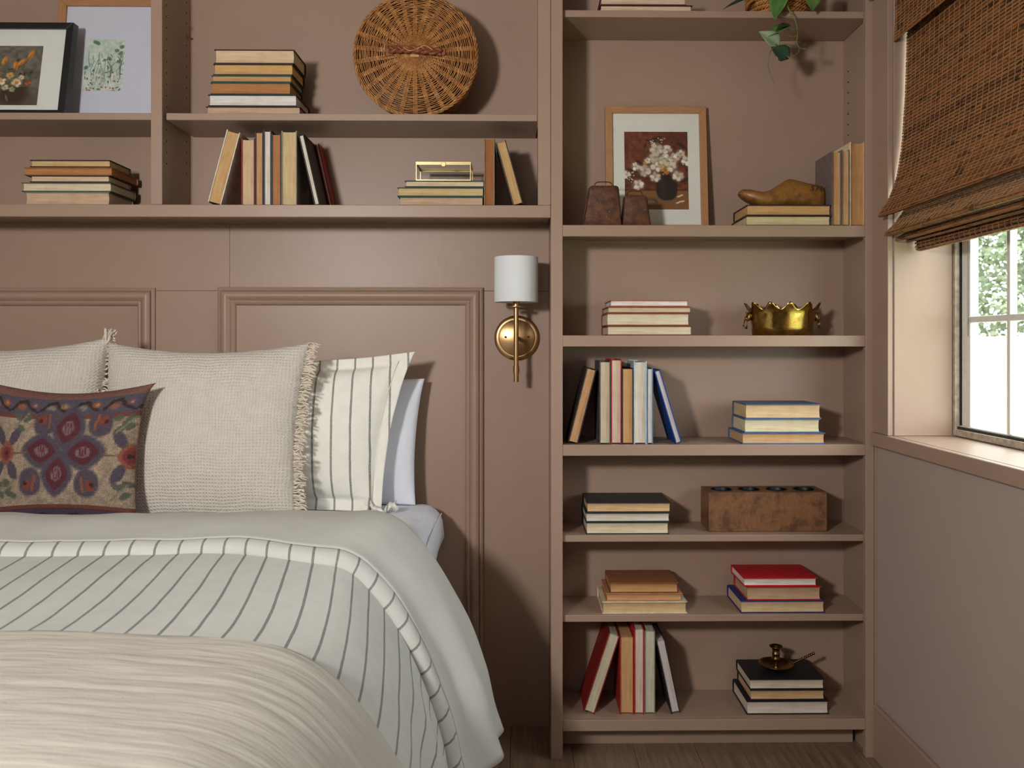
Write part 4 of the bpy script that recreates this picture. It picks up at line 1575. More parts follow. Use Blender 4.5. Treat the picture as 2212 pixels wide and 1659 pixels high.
so.matrix_local = Matrix.Translation(Vector((p.x, YLc - 0.0288, p.z + z_off - 0.001)) - last.location) @ Matrix.Rotation(math.radians(4), 4, 'Y') @ Matrix.Rotation(math.radians(90 - 8), 4, 'X')

# ================================================================== BRASS PLANTER
YP = YF + 0.095
pb0 = at(1690, 724, YP)
pl2 = thing('brass_planter', 'oval aged brass planter with scalloped rim and lion head ring handles', 'planter', (pb0.x, YP, SHELF['S2']))
m = MB()
n = 220
prof = [(0.0, 0.0), (0.90, 0.0), (0.93, 0.006), (0.965, 0.30), (1.0, 0.60), (1.03, 0.80), (1.075, 0.93), (1.16, 1.0)]
ax, ay, hh = 0.0935, 0.066, 0.090
NSC = 12


def scal(a):
    """Rim height factor: twelve pointed scallops with a small shoulder each."""
    q = ((a * NSC / (2 * math.pi)) + 0.5) % 1.0
    d = abs(q - 0.5) * 2          # 0 at the peak, 1 in the valley
    base = 0.5 + 0.5 * math.cos(math.pi * d ** 0.9)
    return base + 0.07 * math.sin(d * math.pi * 3.0) * (1 - d)


for layer in (0, 1):
    P = []
    for (r, h) in prof:
        for k in range(n):
            a = 2 * math.pi * k / n
            rim = smooth01((h - 0.74) / 0.26)
            up = scal(a)
            rr = r + rim * (up - 0.6) * 0.12
            z = h * hh * (0.86 if rim else 0.86) + rim * (up * 0.020 - 0.002)
            t_in = -0.0018 if layer else 0.0
            P.append((pb0.x + math.cos(a) * (rr * ax + t_in), YP + math.sin(a) * (rr * ay + t_in), SHELF['S2'] + 0.0005 + z + (0.0016 if layer and h < 0.01 else 0)))
    b = m.quad_grid(P, n, len(prof), wrap_u=True)
    if layer == 0:
        b0 = b
last_row = (len(prof) - 1) * n
for k in range(n):
    k2 = (k + 1) % n
    m.f.append((b0 + last_row + k, b0 + last_row + k2, b + last_row + k2, b + last_row + k))
m.build('bowl', 'aged_brass', pl2, smooth='all')
for sg in (-1, 1):
    hx = pb0.x + sg * (ax * 1.045)
    hz_ = SHELF['S2'] + 0.056
    m = MB()
    P = []
    for j in range(9):
        f = j / 8 * math.pi
        for k in range(14):
            a = 2 * math.pi * k / 14
            rr = math.sin(f)
            px_ = 0.0095 * rr * math.cos(a) * (1 + 0.2 * math.sin(3 * a))
            pz_ = 0.013 * math.cos(f) - (0.004 if math.cos(a) * sg > 0.4 else 0) * rr
            py_ = 0.0095 * rr * math.sin(a)
            P.append((hx + px_ + sg * 0.005 * rr * max(0, -math.cos(f)), YP + py_, hz_ + pz_))
    m.quad_grid(P, 14, 9, wrap_u=True)
    m.tube([(hx + sg * 0.004, YP - 0.006, hz_ + 0.008), (hx + sg * 0.007, YP - 0.010, hz_ + 0.014)], [0.003, 0.0015], 6)
    m.tube([(hx + sg * 0.004, YP + 0.006, hz_ + 0.008), (hx + sg * 0.007, YP + 0.010, hz_ + 0.014)], [0.003, 0.0015], 6)
    m.tube([(hx + sg * 0.006, YP, hz_ - 0.004), (hx + sg * 0.012, YP, hz_ - 0.007)], [0.0055, 0.0035], 8)
    lh = m.build('lion_head', 'dark_brass', pl2, smooth='all')
    pts = []
    for k in range(24):
        a = 2 * math.pi * k / 24
        pts.append((hx + sg * (0.010 + 0.004 * math.cos(a) * 0.5), YP + 0.0105 * math.cos(a), hz_ - 0.0215 + 0.0125 * math.sin(a)))
    MB().tube(pts, 0.0016, 8, closed=True).build('ring_handle', 'dark_brass', lh, smooth='all')
    if sg < 0:
        MB().tube([(hx - 0.020, YP - 0.002, hz_ - 0.026), (hx - 0.013, YP - 0.003, hz_ - 0.031), (hx - 0.006, YP - 0.003, hz_ - 0.035)], [0.0012, 0.0026, 0.003], 8).build('ring_knob', 'dark_brass', lh, smooth='all')

# ================================================================== WOODEN CANDLE BLOCK
YKb = YF + 0.060
kx0, kx1 = atx(1531, YKb), atx(1787, YKb)
kz0 = SHELF['S4']
kz1 = kz0 + 85.5 * YKb / F_PX
kd = 0.112
cbk = thing('candle_block', 'long worn wooden candle block with four round metal-lined holes', 'candle holder', ((kx0 + kx1) / 2, YKb, kz0))
m = MB()
hw_ = 24
hol = []
cells = 4
marg = 0.012
cw = (kx1 - kx0) / cells
ccy = YKb + kd / 2
hr_ = 0.0300
top_ring = []
for c in range(cells):
    x0, x1 = kx0 + c * cw, kx0 + (c + 1) * cw
    hc = kx0 + (kx1 - kx0) * (0.145 + 0.2365 * c)
    hol.append(hc)
    inner, outer = [], []
    for k in range(hw_):
        a = 2 * math.pi * (k + 0.5) / hw_
        ca, sa = math.cos(a), math.sin(a)
        inner.append((hc + ca * hr_, ccy + sa * hr_, kz1))
        tx_ = ((x1 - hc) if ca > 0 else (x0 - hc)) / ca if abs(ca) > 1e-6 else 1e9
        ty_ = (kd / 2) / abs(sa) if abs(sa) > 1e-6 else 1e9
        tq = min(tx_, ty_)
        outer.append((hc + ca * tq, ccy + sa * tq, kz1))
    b = len(m.v)
    m.v += inner + outer
    for k in range(hw_):
        k2 = (k + 1) % hw_
        m.f.append((b + k, b + hw_ + k, b + hw_ + k2, b + k2))
    # hole wall
    b2 = len(m.v)
    m.v += [(x_, y_, kz1 - 0.055) for x_, y_, _ in inner]
    for k in range(hw_):
        k2 = (k + 1) % hw_
        m.f.append((b + k2, b2 + k2, b2 + k, b + k))
    m.f.append(tuple(b2 + k for k in range(hw_)))
    # fill the four corners of the cell left by the chords
    for sx_, xx in ((-1, x0), (1, x1)):
        for sy_, yy in ((-1, YKb), (1, YKb + kd)):
            best = sorted(range(hw_), key=lambda k: (outer[k][0] - xx) ** 2 + (outer[k][1] - yy) ** 2)
            k1 = next(k for k in best if abs(outer[k][0] - xx) < 1e-6)
            k2_ = next(k for k in best if abs(outer[k][1] - yy) < 1e-6 and abs(outer[k][0] - xx) > 1e-6)
            j = len(m.v)
            m.v.append((xx, yy, kz1))
            m.f.append((b + hw_ + k1, j, b + hw_ + k2_) if sx_ * sy_ < 0 else (b + hw_ + k2_, j, b + hw_ + k1))
zb2 = kz0 + 0.0004
# body sides, slightly irregular
for (p0, p1) in (((kx0, YKb), (kx1, YKb)), ((kx1, YKb), (kx1, YKb + kd)), ((kx1, YKb + kd), (kx0, YKb + kd)), ((kx0, YKb + kd), (kx0, YKb))):
    j = len(m.v)
    m.v += [(p0[0], p0[1], zb2), (p1[0], p1[1], zb2), (p1[0], p1[1], kz1), (p0[0], p0[1], kz1)]
    m.f.append((j, j + 1, j + 2, j + 3))
j = len(m.v)
m.v += [(kx0, YKb, zb2), (kx1, YKb, zb2), (kx1, YKb + kd, zb2), (kx0, YKb + kd, zb2)]
m.f.append((j + 3, j + 2, j + 1, j))
ko = m.build('wood_body', 'block_wood', cbk, bevel=0.0025)
import bmesh
bm = bmesh.new()
bm.from_mesh(ko.data)
bmesh.ops.remove_doubles(bm, verts=bm.verts, dist=1e-5)
bmesh.ops.recalc_face_normals(bm, faces=bm.faces)
ed_ = [e for e in bm.edges if len(e.link_faces) == 2 and e.calc_face_angle(0) > 1.2 and all((abs(v_.co.x + cbk.location.x - kx0) < 1e-4 or abs(v_.co.x + cbk.location.x - kx1) < 1e-4) for v_ in e.verts) and abs(e.verts[0].co.x - e.verts[1].co.x) < 1e-6]
bm.to_mesh(ko.data)
bm.free()
for hc in hol:
    MB().lathe([(hr_ + 0.0015, 0.0012), (hr_ - 0.0008, 0.0014), (hr_ - 0.0016, 0.0), (hr_ - 0.0016, -0.050), (1e-6, -0.0505)], (hc, ccy, kz1), 32, cap=False).build('metal_cup', 'gunmetal', cbk, smooth=True)

# ================================================================== BRASS CHAMBERSTICK
YC = YF + 0.105
cst = at(1180 + 1178 / 2.3737, 1430, YC)
cx2 = cst.x
zc2 = zG2
ch = thing('chamberstick', 'small brass chamberstick with beaded handle on the black books', 'candlestick', (cx2, YC, zc2))
rd = 37.0 * YC / F_PX
m = MB()
m.lathe([(0.0, 0.0006), (0.020, 0.0006), (0.022, 0.002), (rd * 0.72, 0.006), (rd * 0.93, 0.013), (rd, 0.0185), (rd + 0.0008, 0.0195), (rd - 0.0008, 0.0195), (rd * 0.90, 0.0142), (rd * 0.70, 0.0078), (0.0, 0.0035)], (cx2, YC, zc2), 48, cap=False)
m.build('dish', 'dark_brass', ch, smooth='all')
m = MB()
hs = 0.0
m.lathe([(0.012, 0.0037), (0.009, 0.006), (0.0052, 0.010), (0.0062, 0.013), (0.0042, 0.017), (0.0042, 0.024), (0.006, 0.028), (0.0125, 0.031), (0.0128, 0.034), (0.0108, 0.037), (0.0104, 0.045), (0.0118, 0.046), (0.0120, 0.049), (0.0104, 0.050),
         (0.0104, 0.058), (0.0125, 0.063), (0.0185, 0.067), (0.0192, 0.069), (0.0180, 0.070), (0.010, 0.0665), (0.0085, 0.055), (0.0, 0.054)], (cx2, YC, zc2), 32, cap=False)
m.build('candle_cup', 'dark_brass', ch, smooth='all')
m = MB()
p0 = Vector((cx2 + rd * 0.96, YC, zc2 + 0.017))
p1_ = at(1180 + 1378 / 2.3737, 960 + 1083 / 2.3737, YC)
p1 = Vector((p1_.x, YC + 0.004, zc2 + 0.017 + 0.030))
nb = 11
for i in range(nb):
    f0 = (i + 0.5) / nb
    c = p0.lerp(p1, f0)
    d = (p1 - p0).normalized()
    r0 = 0.0036 + 0.0010 * f0
    m.tube([c - d * 0.0032, c - d * 0.0022, c, c + d * 0.0022, c + d * 0.0032], [r0 * 0.55, r0 * 0.9, r0 * 1.1, r0 * 0.9, r0 * 0.55], 8)
m.tube([p0 - d * 0.003, p1 - d * 0.001], 0.0024, 8)
m.build('beaded_handle', 'dark_brass', ch, smooth='all')

# ================================================================== TRAILING PLANT
t = NT('leaf_green')
v = t.coords('Object')
t.l(t.ramp(t.noise(v, 40, 3), [(0.3, (58, 96, 44)), (0.7, (92, 128, 62))]), t.b.inputs['Base Color'])
t.set(rough=0.38)
t.b.inputs['Subsurface Weight'].default_value = 0.0
MATS['leaf'] = t.m
soft_mat('leaf_dark', (38, 62, 44), 0.35, 0.15, 40)
soft_mat('leaf_pale', (128, 150, 112), 0.5, 0.1, 40)
soft_mat('vine_green', (98, 112, 50), 0.5, 0.2, 60)
soft_mat('vine_brown', (84, 62, 40), 0.6, 0.2, 60)
soft_mat('soil', (48, 36, 28), 0.95, 0.3, 60)
YPp = YLS + 0.085
pp = at(1680, 20, YPp)
pot_r = 66 * YPp / F_PX
pot = thing('trailing_plant', 'trailing pothos in a braided basket pot at the top of the bookcase', 'plant', (pp.x, YPp, SHELF['S0']))
z0 = SHELF['S0']
m = MB()
for i in range(9):
    z = z0 + 0.008 + i * 0.0135
    for s_ in range(3):
        pts = []
        for k in range(110):
            a = 2 * math.pi * k / 110
            q = a * 16 + s_ * 2.094 + i
            r = pot_r * (0.93 + 0.05 * math.sin(i / 8 * 2.6)) + 0.0035 * math.cos(q)
            pts.append((pp.x + math.cos(a) * r, YPp + math.sin(a) * r, z + 0.0045 * math.sin(q)))
        m.tube(pts, 0.0034, 5, closed=True)
o = m.build('basket_weave', 'wicker', pot, smooth='all')
o['kind'] = 'stuff'
MB().lathe([(1e-6, 0.001), (pot_r * 0.88, 0.001), (pot_r * 0.92, 0.11), (1e-6, 0.112)], (pp.x, YPp, z0), 32, cap=False).build('soil', 'soil', pot, smooth=True)


def leaf(base, tip, width, mat, normal=(0, -1, 0.2), curl=0.15, fold=0.25):
    base, tip = Vector(base), Vector(tip)
    d = tip - base
    L = d.length
    d.normalize()
    nn = Vector(normal)
    nn = (nn - d * nn.dot(d)).normalized()
    s = d.cross(nn)
    nu, nv = 7, 11
    P = []
    for j in range(nv):
        f = j / (nv - 1)
        wv = width * (math.sin(math.pi * min(1, f * 0.93 + 0.07) ** 0.62)) * 0.5 if f < 1 else 0.0
        wv *= math.sqrt(min(1.0, f * 4.5 + 0.03))
        wv = max(wv, 0.0004)
        for i in range(nu):
            u = i / (nu - 1) * 2 - 1
            lobe = -0.16 * L * (1 - f) ** 4 * abs(u) ** 1.5
            P.append(base + d * (L * f + lobe) + s * (u * wv) + nn * (fold * wv * abs(u) - curl * L * (f - 0.35) ** 2 + 0.1 * L * curl))
    m = MB()
    m.quad_grid(P, nu, nv)
    return m.build('leaf', mat, pot, smooth='all', solid=0.0006)


YV = YF - 0.012


def vp(px, py, dy=0.0):
    return at(px, py, YV + dy)


def vine(pts, r=0.0014, mat='vine_green', name='vine'):
    MB().tube(spline(pts, 36), r, 6).build(name, mat, pot, smooth='all')


vine([Vector((pp.x + 0.01, YPp - 0.03, z0 + 0.112)), Vector((vp(1694, -60).x, YPp - pot_r - 0.004, z0 + 0.118)), vp(1699, -10, -0.004), vp(1703, 18), vp(1712, 33), vp(1720, 50), vp(1723, 72), vp(1721, 92), vp(1729, 103), vp(1744, 107)], 0.0017)
vine([vp(1723, 58), vp(1718, 63), vp(1708, 64.5), vp(1699, 62)], 0.0011, name='petiole')
vine([vp(1724, 75), vp(1717, 79), vp(1706, 79), vp(1695, 75)], 0.0011, name='petiole')
vine([vp(1731, 104), vp(1712, 98), vp(1697, 96), vp(1680, 100), vp(1668, 106), vp(1661, 122), vp(1659, 142), vp(1664, 160), vp(1673, 181)], 0.0014)
vine([vp(1727, 104), vp(1724, 114), vp(1712, 121), vp(1699, 121)], 0.0011, name='petiole')
vine([vp(1715, 34), vp(1703, 37), vp(1692, 36), vp(1684, 30)], 0.0012, name='petiole')
vine([vp(1729, 103), vp(1738, 98), vp(1744, 93)], 0.0012, 'vine_brown', 'aerial_root')
vine([vp(1736, 104), vp(1743, 101), vp(1746, 99)], 0.0014, 'vine_brown', 'aerial_root')
leaf(vp(1687, -22), vp(1674, 45), 0.056, 'leaf', (-0.5, -1, 0.1), -0.25, 0.35)
leaf(vp(1753, -32, -0.01), vp(1756, 25, -0.01), 0.066, 'leaf', (0.1, -1, 0.15), 0.1)
leaf(vp(1700, 57), vp(1653, 80), 0.048, 'leaf', (0.1, -0.6, 0.9), 0.1)
leaf(vp(1703, 54), vp(1676, 62, -0.01), 0.030, 'leaf_dark', (0.2, -0.5, 0.9), 0.3)
leaf(vp(1678, 95), vp(1640, 66), 0.044, 'leaf_pale', (0.6, -0.8, -0.35), 0.3, 0.4)
leaf(vp(1700, 122), vp(1666, 101), 0.048, 'leaf_dark', (0.2, -1, -0.1), 0.15, 0.2)
leaf(vp(1612, -4, 0.02), vp(1562, 18, 0.0), 0.015, 'leaf_dark', (0.2, -0.6, 0.8), 0.1)
rl = random.Random(8)
for k in range(9):
    a = k * 0.7 + 0.3
    b0_ = Vector((pp.x + math.cos(a) * 0.03, YPp + math.sin(a) * 0.03, z0 + 0.115))
    t0_ = Vector((pp.x + math.cos(a) * rl.uniform(0.09, 0.13), YPp + math.sin(a) * rl.uniform(0.06, 0.09), z0 + rl.uniform(0.16, 0.23)))
    mid_ = b0_.lerp(t0_, 0.55) + Vector((0, 0, 0.03))
    vine([b0_, mid_, t0_], 0.0012, name='petiole')
    leaf(t0_, t0_ + Vector((math.cos(a) * 0.05, math.sin(a) * 0.03, -0.03)), 0.042, rl.choice(['leaf', 'leaf_dark']), (0.2, -0.6, 0.8))

# ================================================================== WOVEN WOOD SHADE
def reed_mat(name, c0, c1, dk):
    t = NT(name)
    v = t.coords('Object', (1, 1, 1))
    f = t.noise(t.coords('Object', (1, 9, 40)), 3.0, 3.0)
    col = t.ramp(f, [(0.3, c0), (0.7, c1)])
    g = t.ramp(t.noise(t.coords('Object', (10, 16, 90)), 1.0, 2.0), [(0.60, (0, 0, 0)), (0.66, (255, 255, 255))])
    t.l(t.mix(g, col, lin(dk)), t.b.inputs['Base Color'])
    t.bump(t.noise(t.coords('Object', (300, 20, 900)), 1.0, 2.0), 0.3, 0.0005)
    t.set(rough=0.42, spec=0.5)
    MATS[name] = t.m


reed_mat('reed_brown', (124, 84, 50), (160, 114, 70), (68, 44, 28))
reed_mat('reed_dark', (102, 66, 40), (136, 92, 56), (58, 38, 24))
reed_mat('reed_rust', (132, 82, 46), (164, 110, 64), (80, 48, 30))
soft_mat('stitch', (160, 114, 74), 0.8, 0.1)
soft_mat('shade_liner', (40, 24, 14), 0.9, 0.15)
YE = Y_JAMB - 0.012
YE2 = Y_JAMB2 + 0.012
shd = thing('woven_shade', 'brown woven bamboo roman shade with stacked folds over the window', 'window shade', (1.03, (YE + YE2) / 2, 1.42))


def sp2(px, py, Y=None):
    p = at(px, py, Y or YE)
    return Vector((p.x, 0, p.z))


panels = []
v_bot = sp2(1931, 88)
panels.append(('valance', [Vector((v_bot.x + 0.004, 0, 2.122)), Vector((v_bot.x + 0.004, 0, 2.04)), v_bot]))
m_top = sp2(1959.5, 64)
panels.append(('main', [Vector((m_top.x + 0.001, 0, 2.122)), m_top, sp2(1957.5, 140), sp2(1955.5, 202), sp2(1952, 255), sp2(1948.5, 304), sp2(1943, 348), sp2(1934, 392), sp2(1918, 432), sp2(1898, 464), sp2(1899, 469), sp2(1922, 463)]))
panels.append(('fold', [sp2(1962, 440), sp2(1945, 465), sp2(1928, 487), sp2(1912, 503), sp2(1913, 509), sp2(1930, 508), sp2(1952, 500)]))
panels.append(('fold', [sp2(1962, 497), sp2(1945, 509), sp2(1934, 515), sp2(1936, 520), sp2(1955, 515)]))
panels.append(('fold', [sp2(1978, 502), sp2(1964, 512), sp2(1957, 518), sp2(1961, 523), sp2(1978, 517)]))
panels.append(('bar', [sp2(1992, 500), sp2(1979, 515), sp2(1977, 527), sp2(1979, 539), sp2(1990, 541), sp2(2004, 534)]))


def resample(pts, step):
    dense = spline(pts, 240)
    out, acc, last_ = [], 0.0, dense[0]
    nxt = step * 0.5
    for p, q in zip(dense[:-1], dense[1:]):
        d = (q - p).length
        while acc + d >= nxt and d > 0:
            f = (nxt - acc) / d
            out.append((p.lerp(q, f), (q - p).normalized()))
            nxt += step
        acc += d
    return out


PITCH = 0.0086
rr_ = random.Random(4)
thread_runs = []
for nm, pts in panels:
    sm = resample(pts, PITCH)
    run = []
    for (c, tg) in sm:
        nrm = Vector((tg.z, 0, -tg.x))       # towards the room for a downward path
        hw = 0.0031 + rr_.uniform(-0.0004, 0.0003)
        th = 0.0011
        m = MB()
        P = []
        segs = 5
        ph = rr_.uniform(0, 6.28)
        for j in range(segs + 1):
            f = j / segs
            y = YE + rr_.uniform(-0.0006, 0.0006) * (j == 0) + (YE2 - YE) * f
            w_ = 0.0009 * math.sin(f * 9 + ph * 0.25)
            cc = c + tg * w_
            for (a, b) in ((-hw, -th), (hw, -th), (hw, th), (-hw, th)):
                q = cc + tg * a + nrm * b
                P.append((q.x, y, q.z))
        b = m.quad_grid(P, 4, segs + 1, wrap_u=True)
        m.f.append((b, b + 1, b + 2, b + 3))
        e = b + segs * 4
        m.f.append((e + 3, e + 2, e + 1, e))
        m.build('slat', rr_.choice(['reed_brown', 'reed_brown', 'reed_rust', 'reed_dark']), shd)
        run.append((c, tg, nrm))
    thread_runs.append(run)
    # dark backing cloth directly behind the slats
    dense = spline(pts, 40)
    m = MB()
    P = []
    for i, p in enumerate(dense):
        q = dense[min(i + 1, 39)] - dense[max(i - 1, 0)]
        q.normalize()
        nrm = Vector((q.z, 0, -q.x))
        s = p - nrm * 0.0020
        for y in (YE - 0.002, YE2 + 0.002):
            P.append((s.x, y, s.z))
    m.quad_grid(P, 2, len(dense))
    m.build('backing', 'shade_liner', shd, smooth='all')
y = YE - 0.012
while y > YE2:
    m = MB()
    for run in thread_runs:
        pts = []
        for i, (c, tg, nrm) in enumerate(run):
            dy = 0.0016 * (1 if i % 2 else -1)
            q = c + nrm * 0.0017
            pts.append((q.x, y + dy, q.z))
        m.tube(pts, 0.0008, 4)
    m.build('stitch_thread', 'stitch', shd)
    y -= 0.0245
cyd = 1.160 * F_PX / (2098.0 - VPX)
p0, p1 = at(2098, 500, cyd), at(2098, 727, cyd)
tag(MB().tube([(1.160, cyd, 1.46), (1.160, cyd, p1.z)], 0.0011, 6).build('shade_cord', 'black_frame'), 'thin dark cord hanging in front of the window glass', 'cord')

# ================================================================== BED
Y0 = 2.02
crest_px = [(205, 1112), (350, 1109), (480, 1106.5), (650, 1103.5), (760, 1101), (823, 1102), (863, 1118), (894, 1146), (933, 1192), (971, 1251), (1006, 1317), (1037, 1387), (1058, 1446), (1074, 1513), (1094, 1575)]
half = [Vector((atx(px, Y0), 0, at(px, py, Y0).z)) for px, py in crest_px]
XCB = half[0].x
NPR = 90
dense = spline(half, 400)
cum = [0.0]
for a, b in zip(dense[:-1], dense[1:]):
    cum.append(cum[-1] + (b - a).length)
S_TOT = cum[-1]
PROF = []
j = 0
for k in range(NPR):
    s = S_TOT * k / (NPR - 1)
    while j < len(cum) - 2 and cum[j + 1] < s:
        j += 1
    f = (s - cum[j]) / max(1e-9, cum[j + 1] - cum[j])
    PROF.append((s, dense[j].lerp(dense[j + 1], min(1, f))))
NORM = []
for k in range(NPR):
    d = PROF[min(k + 1, NPR - 1)][1] - PROF[max(k - 1, 0)][1]
    d.normalize()
    NORM.append(Vector((-d.z, 0, d.x)))


def interp(tab, y):
    for (a, va), (b, vb) in zip(tab[:-1], tab[1:]):
        if (a >= y >= b) or (a <= y <= b):
            f = (y - a) / (b - a)
            return va + (vb - va) * f
    return tab[0][1] if abs(y - tab[0][0]) < abs(y - tab[-1][0]) else tab[-1][1]


near_px = [(-226, 1372), (0, 1373), (200, 1376), (350, 1380), (500, 1390), (600, 1405), (680, 1440), (740, 1490), (790, 1550), (830, 1610), (862, 1659), (893, 1730), (918, 1815), (938, 1915), (953, 2030), (966, 2180)]
YT = 1.37
nb = spline([Vector((atx(px, YT), 0, at(px, py, YT).z)) for px, py in near_px], 400)
cumb = [0.0]
for a, b in zip(nb[:-1], nb[1:]):
    cumb.append(cumb[-1] + (b - a).length)
NEAR = []
j = 0
for k in range(NPR):
    s = min(cumb[-1], S_TOT * k / (NPR - 1))
    while j < len(cumb) - 2 and cumb[j + 1] < s:
        j += 1
    f = (s - cumb[j]) / max(1e-9, cumb[j + 1] - cumb[j])
    NEAR.append(nb[j].lerp(nb[j + 1], min(1, f)))
NEARN = []
for k in range(NPR):
    d = NEAR[min(k + 1, NPR - 1)] - NEAR[max(k - 1, 0)]
    d.normalize()
    NEARN.append(Vector((-d.z, 0, d.x)))
DX = [(2.2, 0.0), (2.02, 0.0), (1.80, -0.042), (1.37, -0.018), (0.30, -0.02)]
MAINOFF = [(2.2, -0.034), (2.02, -0.036), (1.83, -0.050), (1.6, -0.055), (1.37, -0.060), (0.30, -0.060)]


def bed_point(k, side, Y, off, amp=1.0):
    """Point k of the half profile (mirrored for side=-1) at depth Y, pushed out by off."""
    s, p = PROF[k]
    n0 = NORM[k]
    w = smooth01((p.x + 0.80) / 0.45)
    mo = interp(MAINOFF, Y)
    far = Vector((p.x + interp(DX, Y) * w, 0, p.z)) + n0 * mo
    near = NEAR[k] - NEARN[k] * 0.020
    q = smooth01((1.86 - Y) / (1.86 - YT))
    n = n0.lerp(NEARN[k], q).normalized()
    c = far.lerp(near, q) + n * (off - mo)
    x, z = c.x, c.z
    hang = smooth01((s - 0.78) / 0.45)
    wave = 0.013 * amp * hang * math.sin(Y * 23.0 + s * 2.0) + 0.007 * amp * hang * math.sin(Y * 47 + 1.3)
    x += wave * abs(n.x)
    soft = 0.0035 * mnoise.noise(Vector((x * 5, Y * 5, 0.3))) + 0.0016 * mnoise.noise(Vector((x * 14, Y * 14, 1.3)))
    x += soft * n.x
    z += soft * n.z
    if side < 0:
        x = 2 * XCB - x
    return (x, Y, z)


def drape(name, rows, mat, parent, solid=0.012, amp=1.0, disp=None, yf=None):
    """rows: list of (Y, off). Full-width sheet from the left hem over the bed to the right hem."""
    m = MB()
    P, UV = [], []
    cols = [(-1, k) for k in range(NPR - 1, 0, -1)] + [(1, k) for k in range(NPR)]
    arc = 0.0
    prev = None
    for (Y, off) in rows:
        if prev is not None:
            arc += math.hypot(Y - prev[0], off - prev[1])
        prev = (Y, off)
        for sd, k in cols:
            o_ = off + (disp(sd * PROF[k][0], Y) if disp else 0.0)
            Y2 = Y + (yf(PROF[k][0]) * max(0.0, min(1.0, (Y0 - Y) / (Y0 - YH - 0.034))) if yf else 0.0)
            P.append(bed_point(k, sd, Y2, o_, amp))
            UV.append((sd * PROF[k][0], arc))
    m.quad_grid(P, len(cols), len(rows))
    m.f = [f[::-1] for f in m.f]
    return m.build(name, mat, parent, smooth='all', uv=UV, solid=solid)


bed = thing('bed_base', 'low upholstered bed base hidden under the bedding', 'bed', (XCB, 1.6, 0))
soft_mat('bed_fabric', (120, 104, 92), 0.9, 0.05)
XM0, XM1 = 2 * XCB + 0.345, -0.345
MB().box(XM0 + 0.03, XM1 - 0.03, 0.50, 2.58, 0.10, 0.335).build('box_base', 'bed_fabric', bed, bevel=0.01)
for xx in (XM0 + 0.08, XM1 - 0.12):
    for yy in (0.55, 2.50):
        MB().box(xx, xx + 0.05, yy, yy + 0.05, 0.0, 0.0995).build('leg', 'black_frame', bed)
mt = thing('mattress', 'thick mattress on the bed base under the duvet', 'mattress', (XCB, 1.6, 0.336))
m = MB()
m.box(XM0, XM1, 0.48, 2.585, 0.3365, 0.635)
m.build('mattress_body', 'white_sheet', mt, bevel=0.045, segs=4)
# white under-sheet showing at the head corner
sheet = thing('white_sheet', 'crumpled white sheet over the mattress corner below the striped pillow', 'sheet', (XCB, 2.3, 0.64))
shp = [(XCB, 0.690), (-0.60, 0.692), (-0.36, 0.692), (-0.285, 0.690), (-0.252, 0.676), (-0.236, 0.650), (-0.236, 0.615), (-0.246, 0.560), (-0.258, 0.50), (-0.27, 0.44)]
shp = spline([(a, 0, b) for a, b in shp], 60)
m = MB()
P, UV = [], []
ny = 40
for j in range(ny):
    Y = 1.92 + (2.600 - 1.92) * j / (ny - 1)
    back = smooth01((Y - 2.53) / 0.07)
    for sd in (-1, 1):
        seq = range(59, 0, -1) if sd < 0 else range(60)
        for k in seq:
            p = shp[k]
            w = k / 59
            nz = 0.005 * mnoise.noise(Vector((p.x * 9, Y * 9, p.z * 9))) + 0.0025 * mnoise.noise(Vector((p.x * 30, Y * 22, p.z * 22)))
            x = p.x + nz * smooth01((w - 0.4) / 0.4) - 0.02 * back * smooth01((w - 0.6) / 0.2)
            z = p.z + nz - back * 0.05 - 0.02 * smooth01((2.25 - Y) / 0.3)
            if sd < 0:
                x = 2 * XCB - x
            P.append((x, min(Y, 2.600), z))
            UV.append((sd * w * 0.9, Y))
m.quad_grid(P, 119, ny)
m.f = [f[::-1] for f in m.f]
m.build('sheet_cloth', 'white_sheet', sheet, smooth='all', uv=UV, solid=0.003)
# seam piping round the sheet corner
pts = [(-0.2372, 2.06 + 0.53 * i / 20 - 0.0, 0.664 - 0.018 * smooth01((2.25 - (2.06 + 0.53 * i / 20)) / 0.3)) for i in range(19)]
MB().tube([(a + 0.002, b, c) for a, b, c in pts], 0.0026, 6).build('piping', 'white_sheet', sheet, smooth='all')

# striped duvet with its head end turned back
dv = thing('striped_duvet', 'pale linen duvet with thin grey stripes, head end folded back', 'duvet', (XCB, 1.4, 0.64))
rows = []
ny = 70
for j in range(ny):
    Y = 0.36 + (2.03 - 0.36) * j / (ny - 1)
    rows.append((Y, interp(MAINOFF, Y)))
drape('duvet_body', rows, 'striped_linen', dv, 0.012)
YH = 1.785
rows = [(YH + 0.006, -0.034)]
for j in range(22):
    f = j / 21
    Y = YH + 0.034 + (Y0 - 0.015 - YH - 0.034) * f
    rows.append((Y, -0.020 + 0.020 * smooth01(f * 1.05) + 0.010 * math.sin(math.pi * min(1, f * 1.1)) * 0.6))
rows = rows[1:]
for a in (0.2, 0.45, 0.7, 0.95, 1.2):
    rows.append((Y0 - 0.015 + 0.026 * math.sin(a * math.pi / 1.2 * 0.5) + 0.004, -0.030 + 0.030 * math.cos(a / 1.2 * math.pi * 0.75)))


def hem_bow(s):
    return -0.062 * smooth01((s - 0.38) / 0.30)


def soft_fold(s, Y):
    return 0.006 * mnoise.noise(Vector((s * 3.5, Y * 7, 4.2))) + 0.003 * mnoise.noise(Vector((s * 9, Y * 9, 7.7)))


drape('turned_back_fold', rows, 'cream_linen', dv, 0.004, 1.25, soft_fold, hem_bow)
# striped hem band along the edge of the fold
r0 = rows[0]


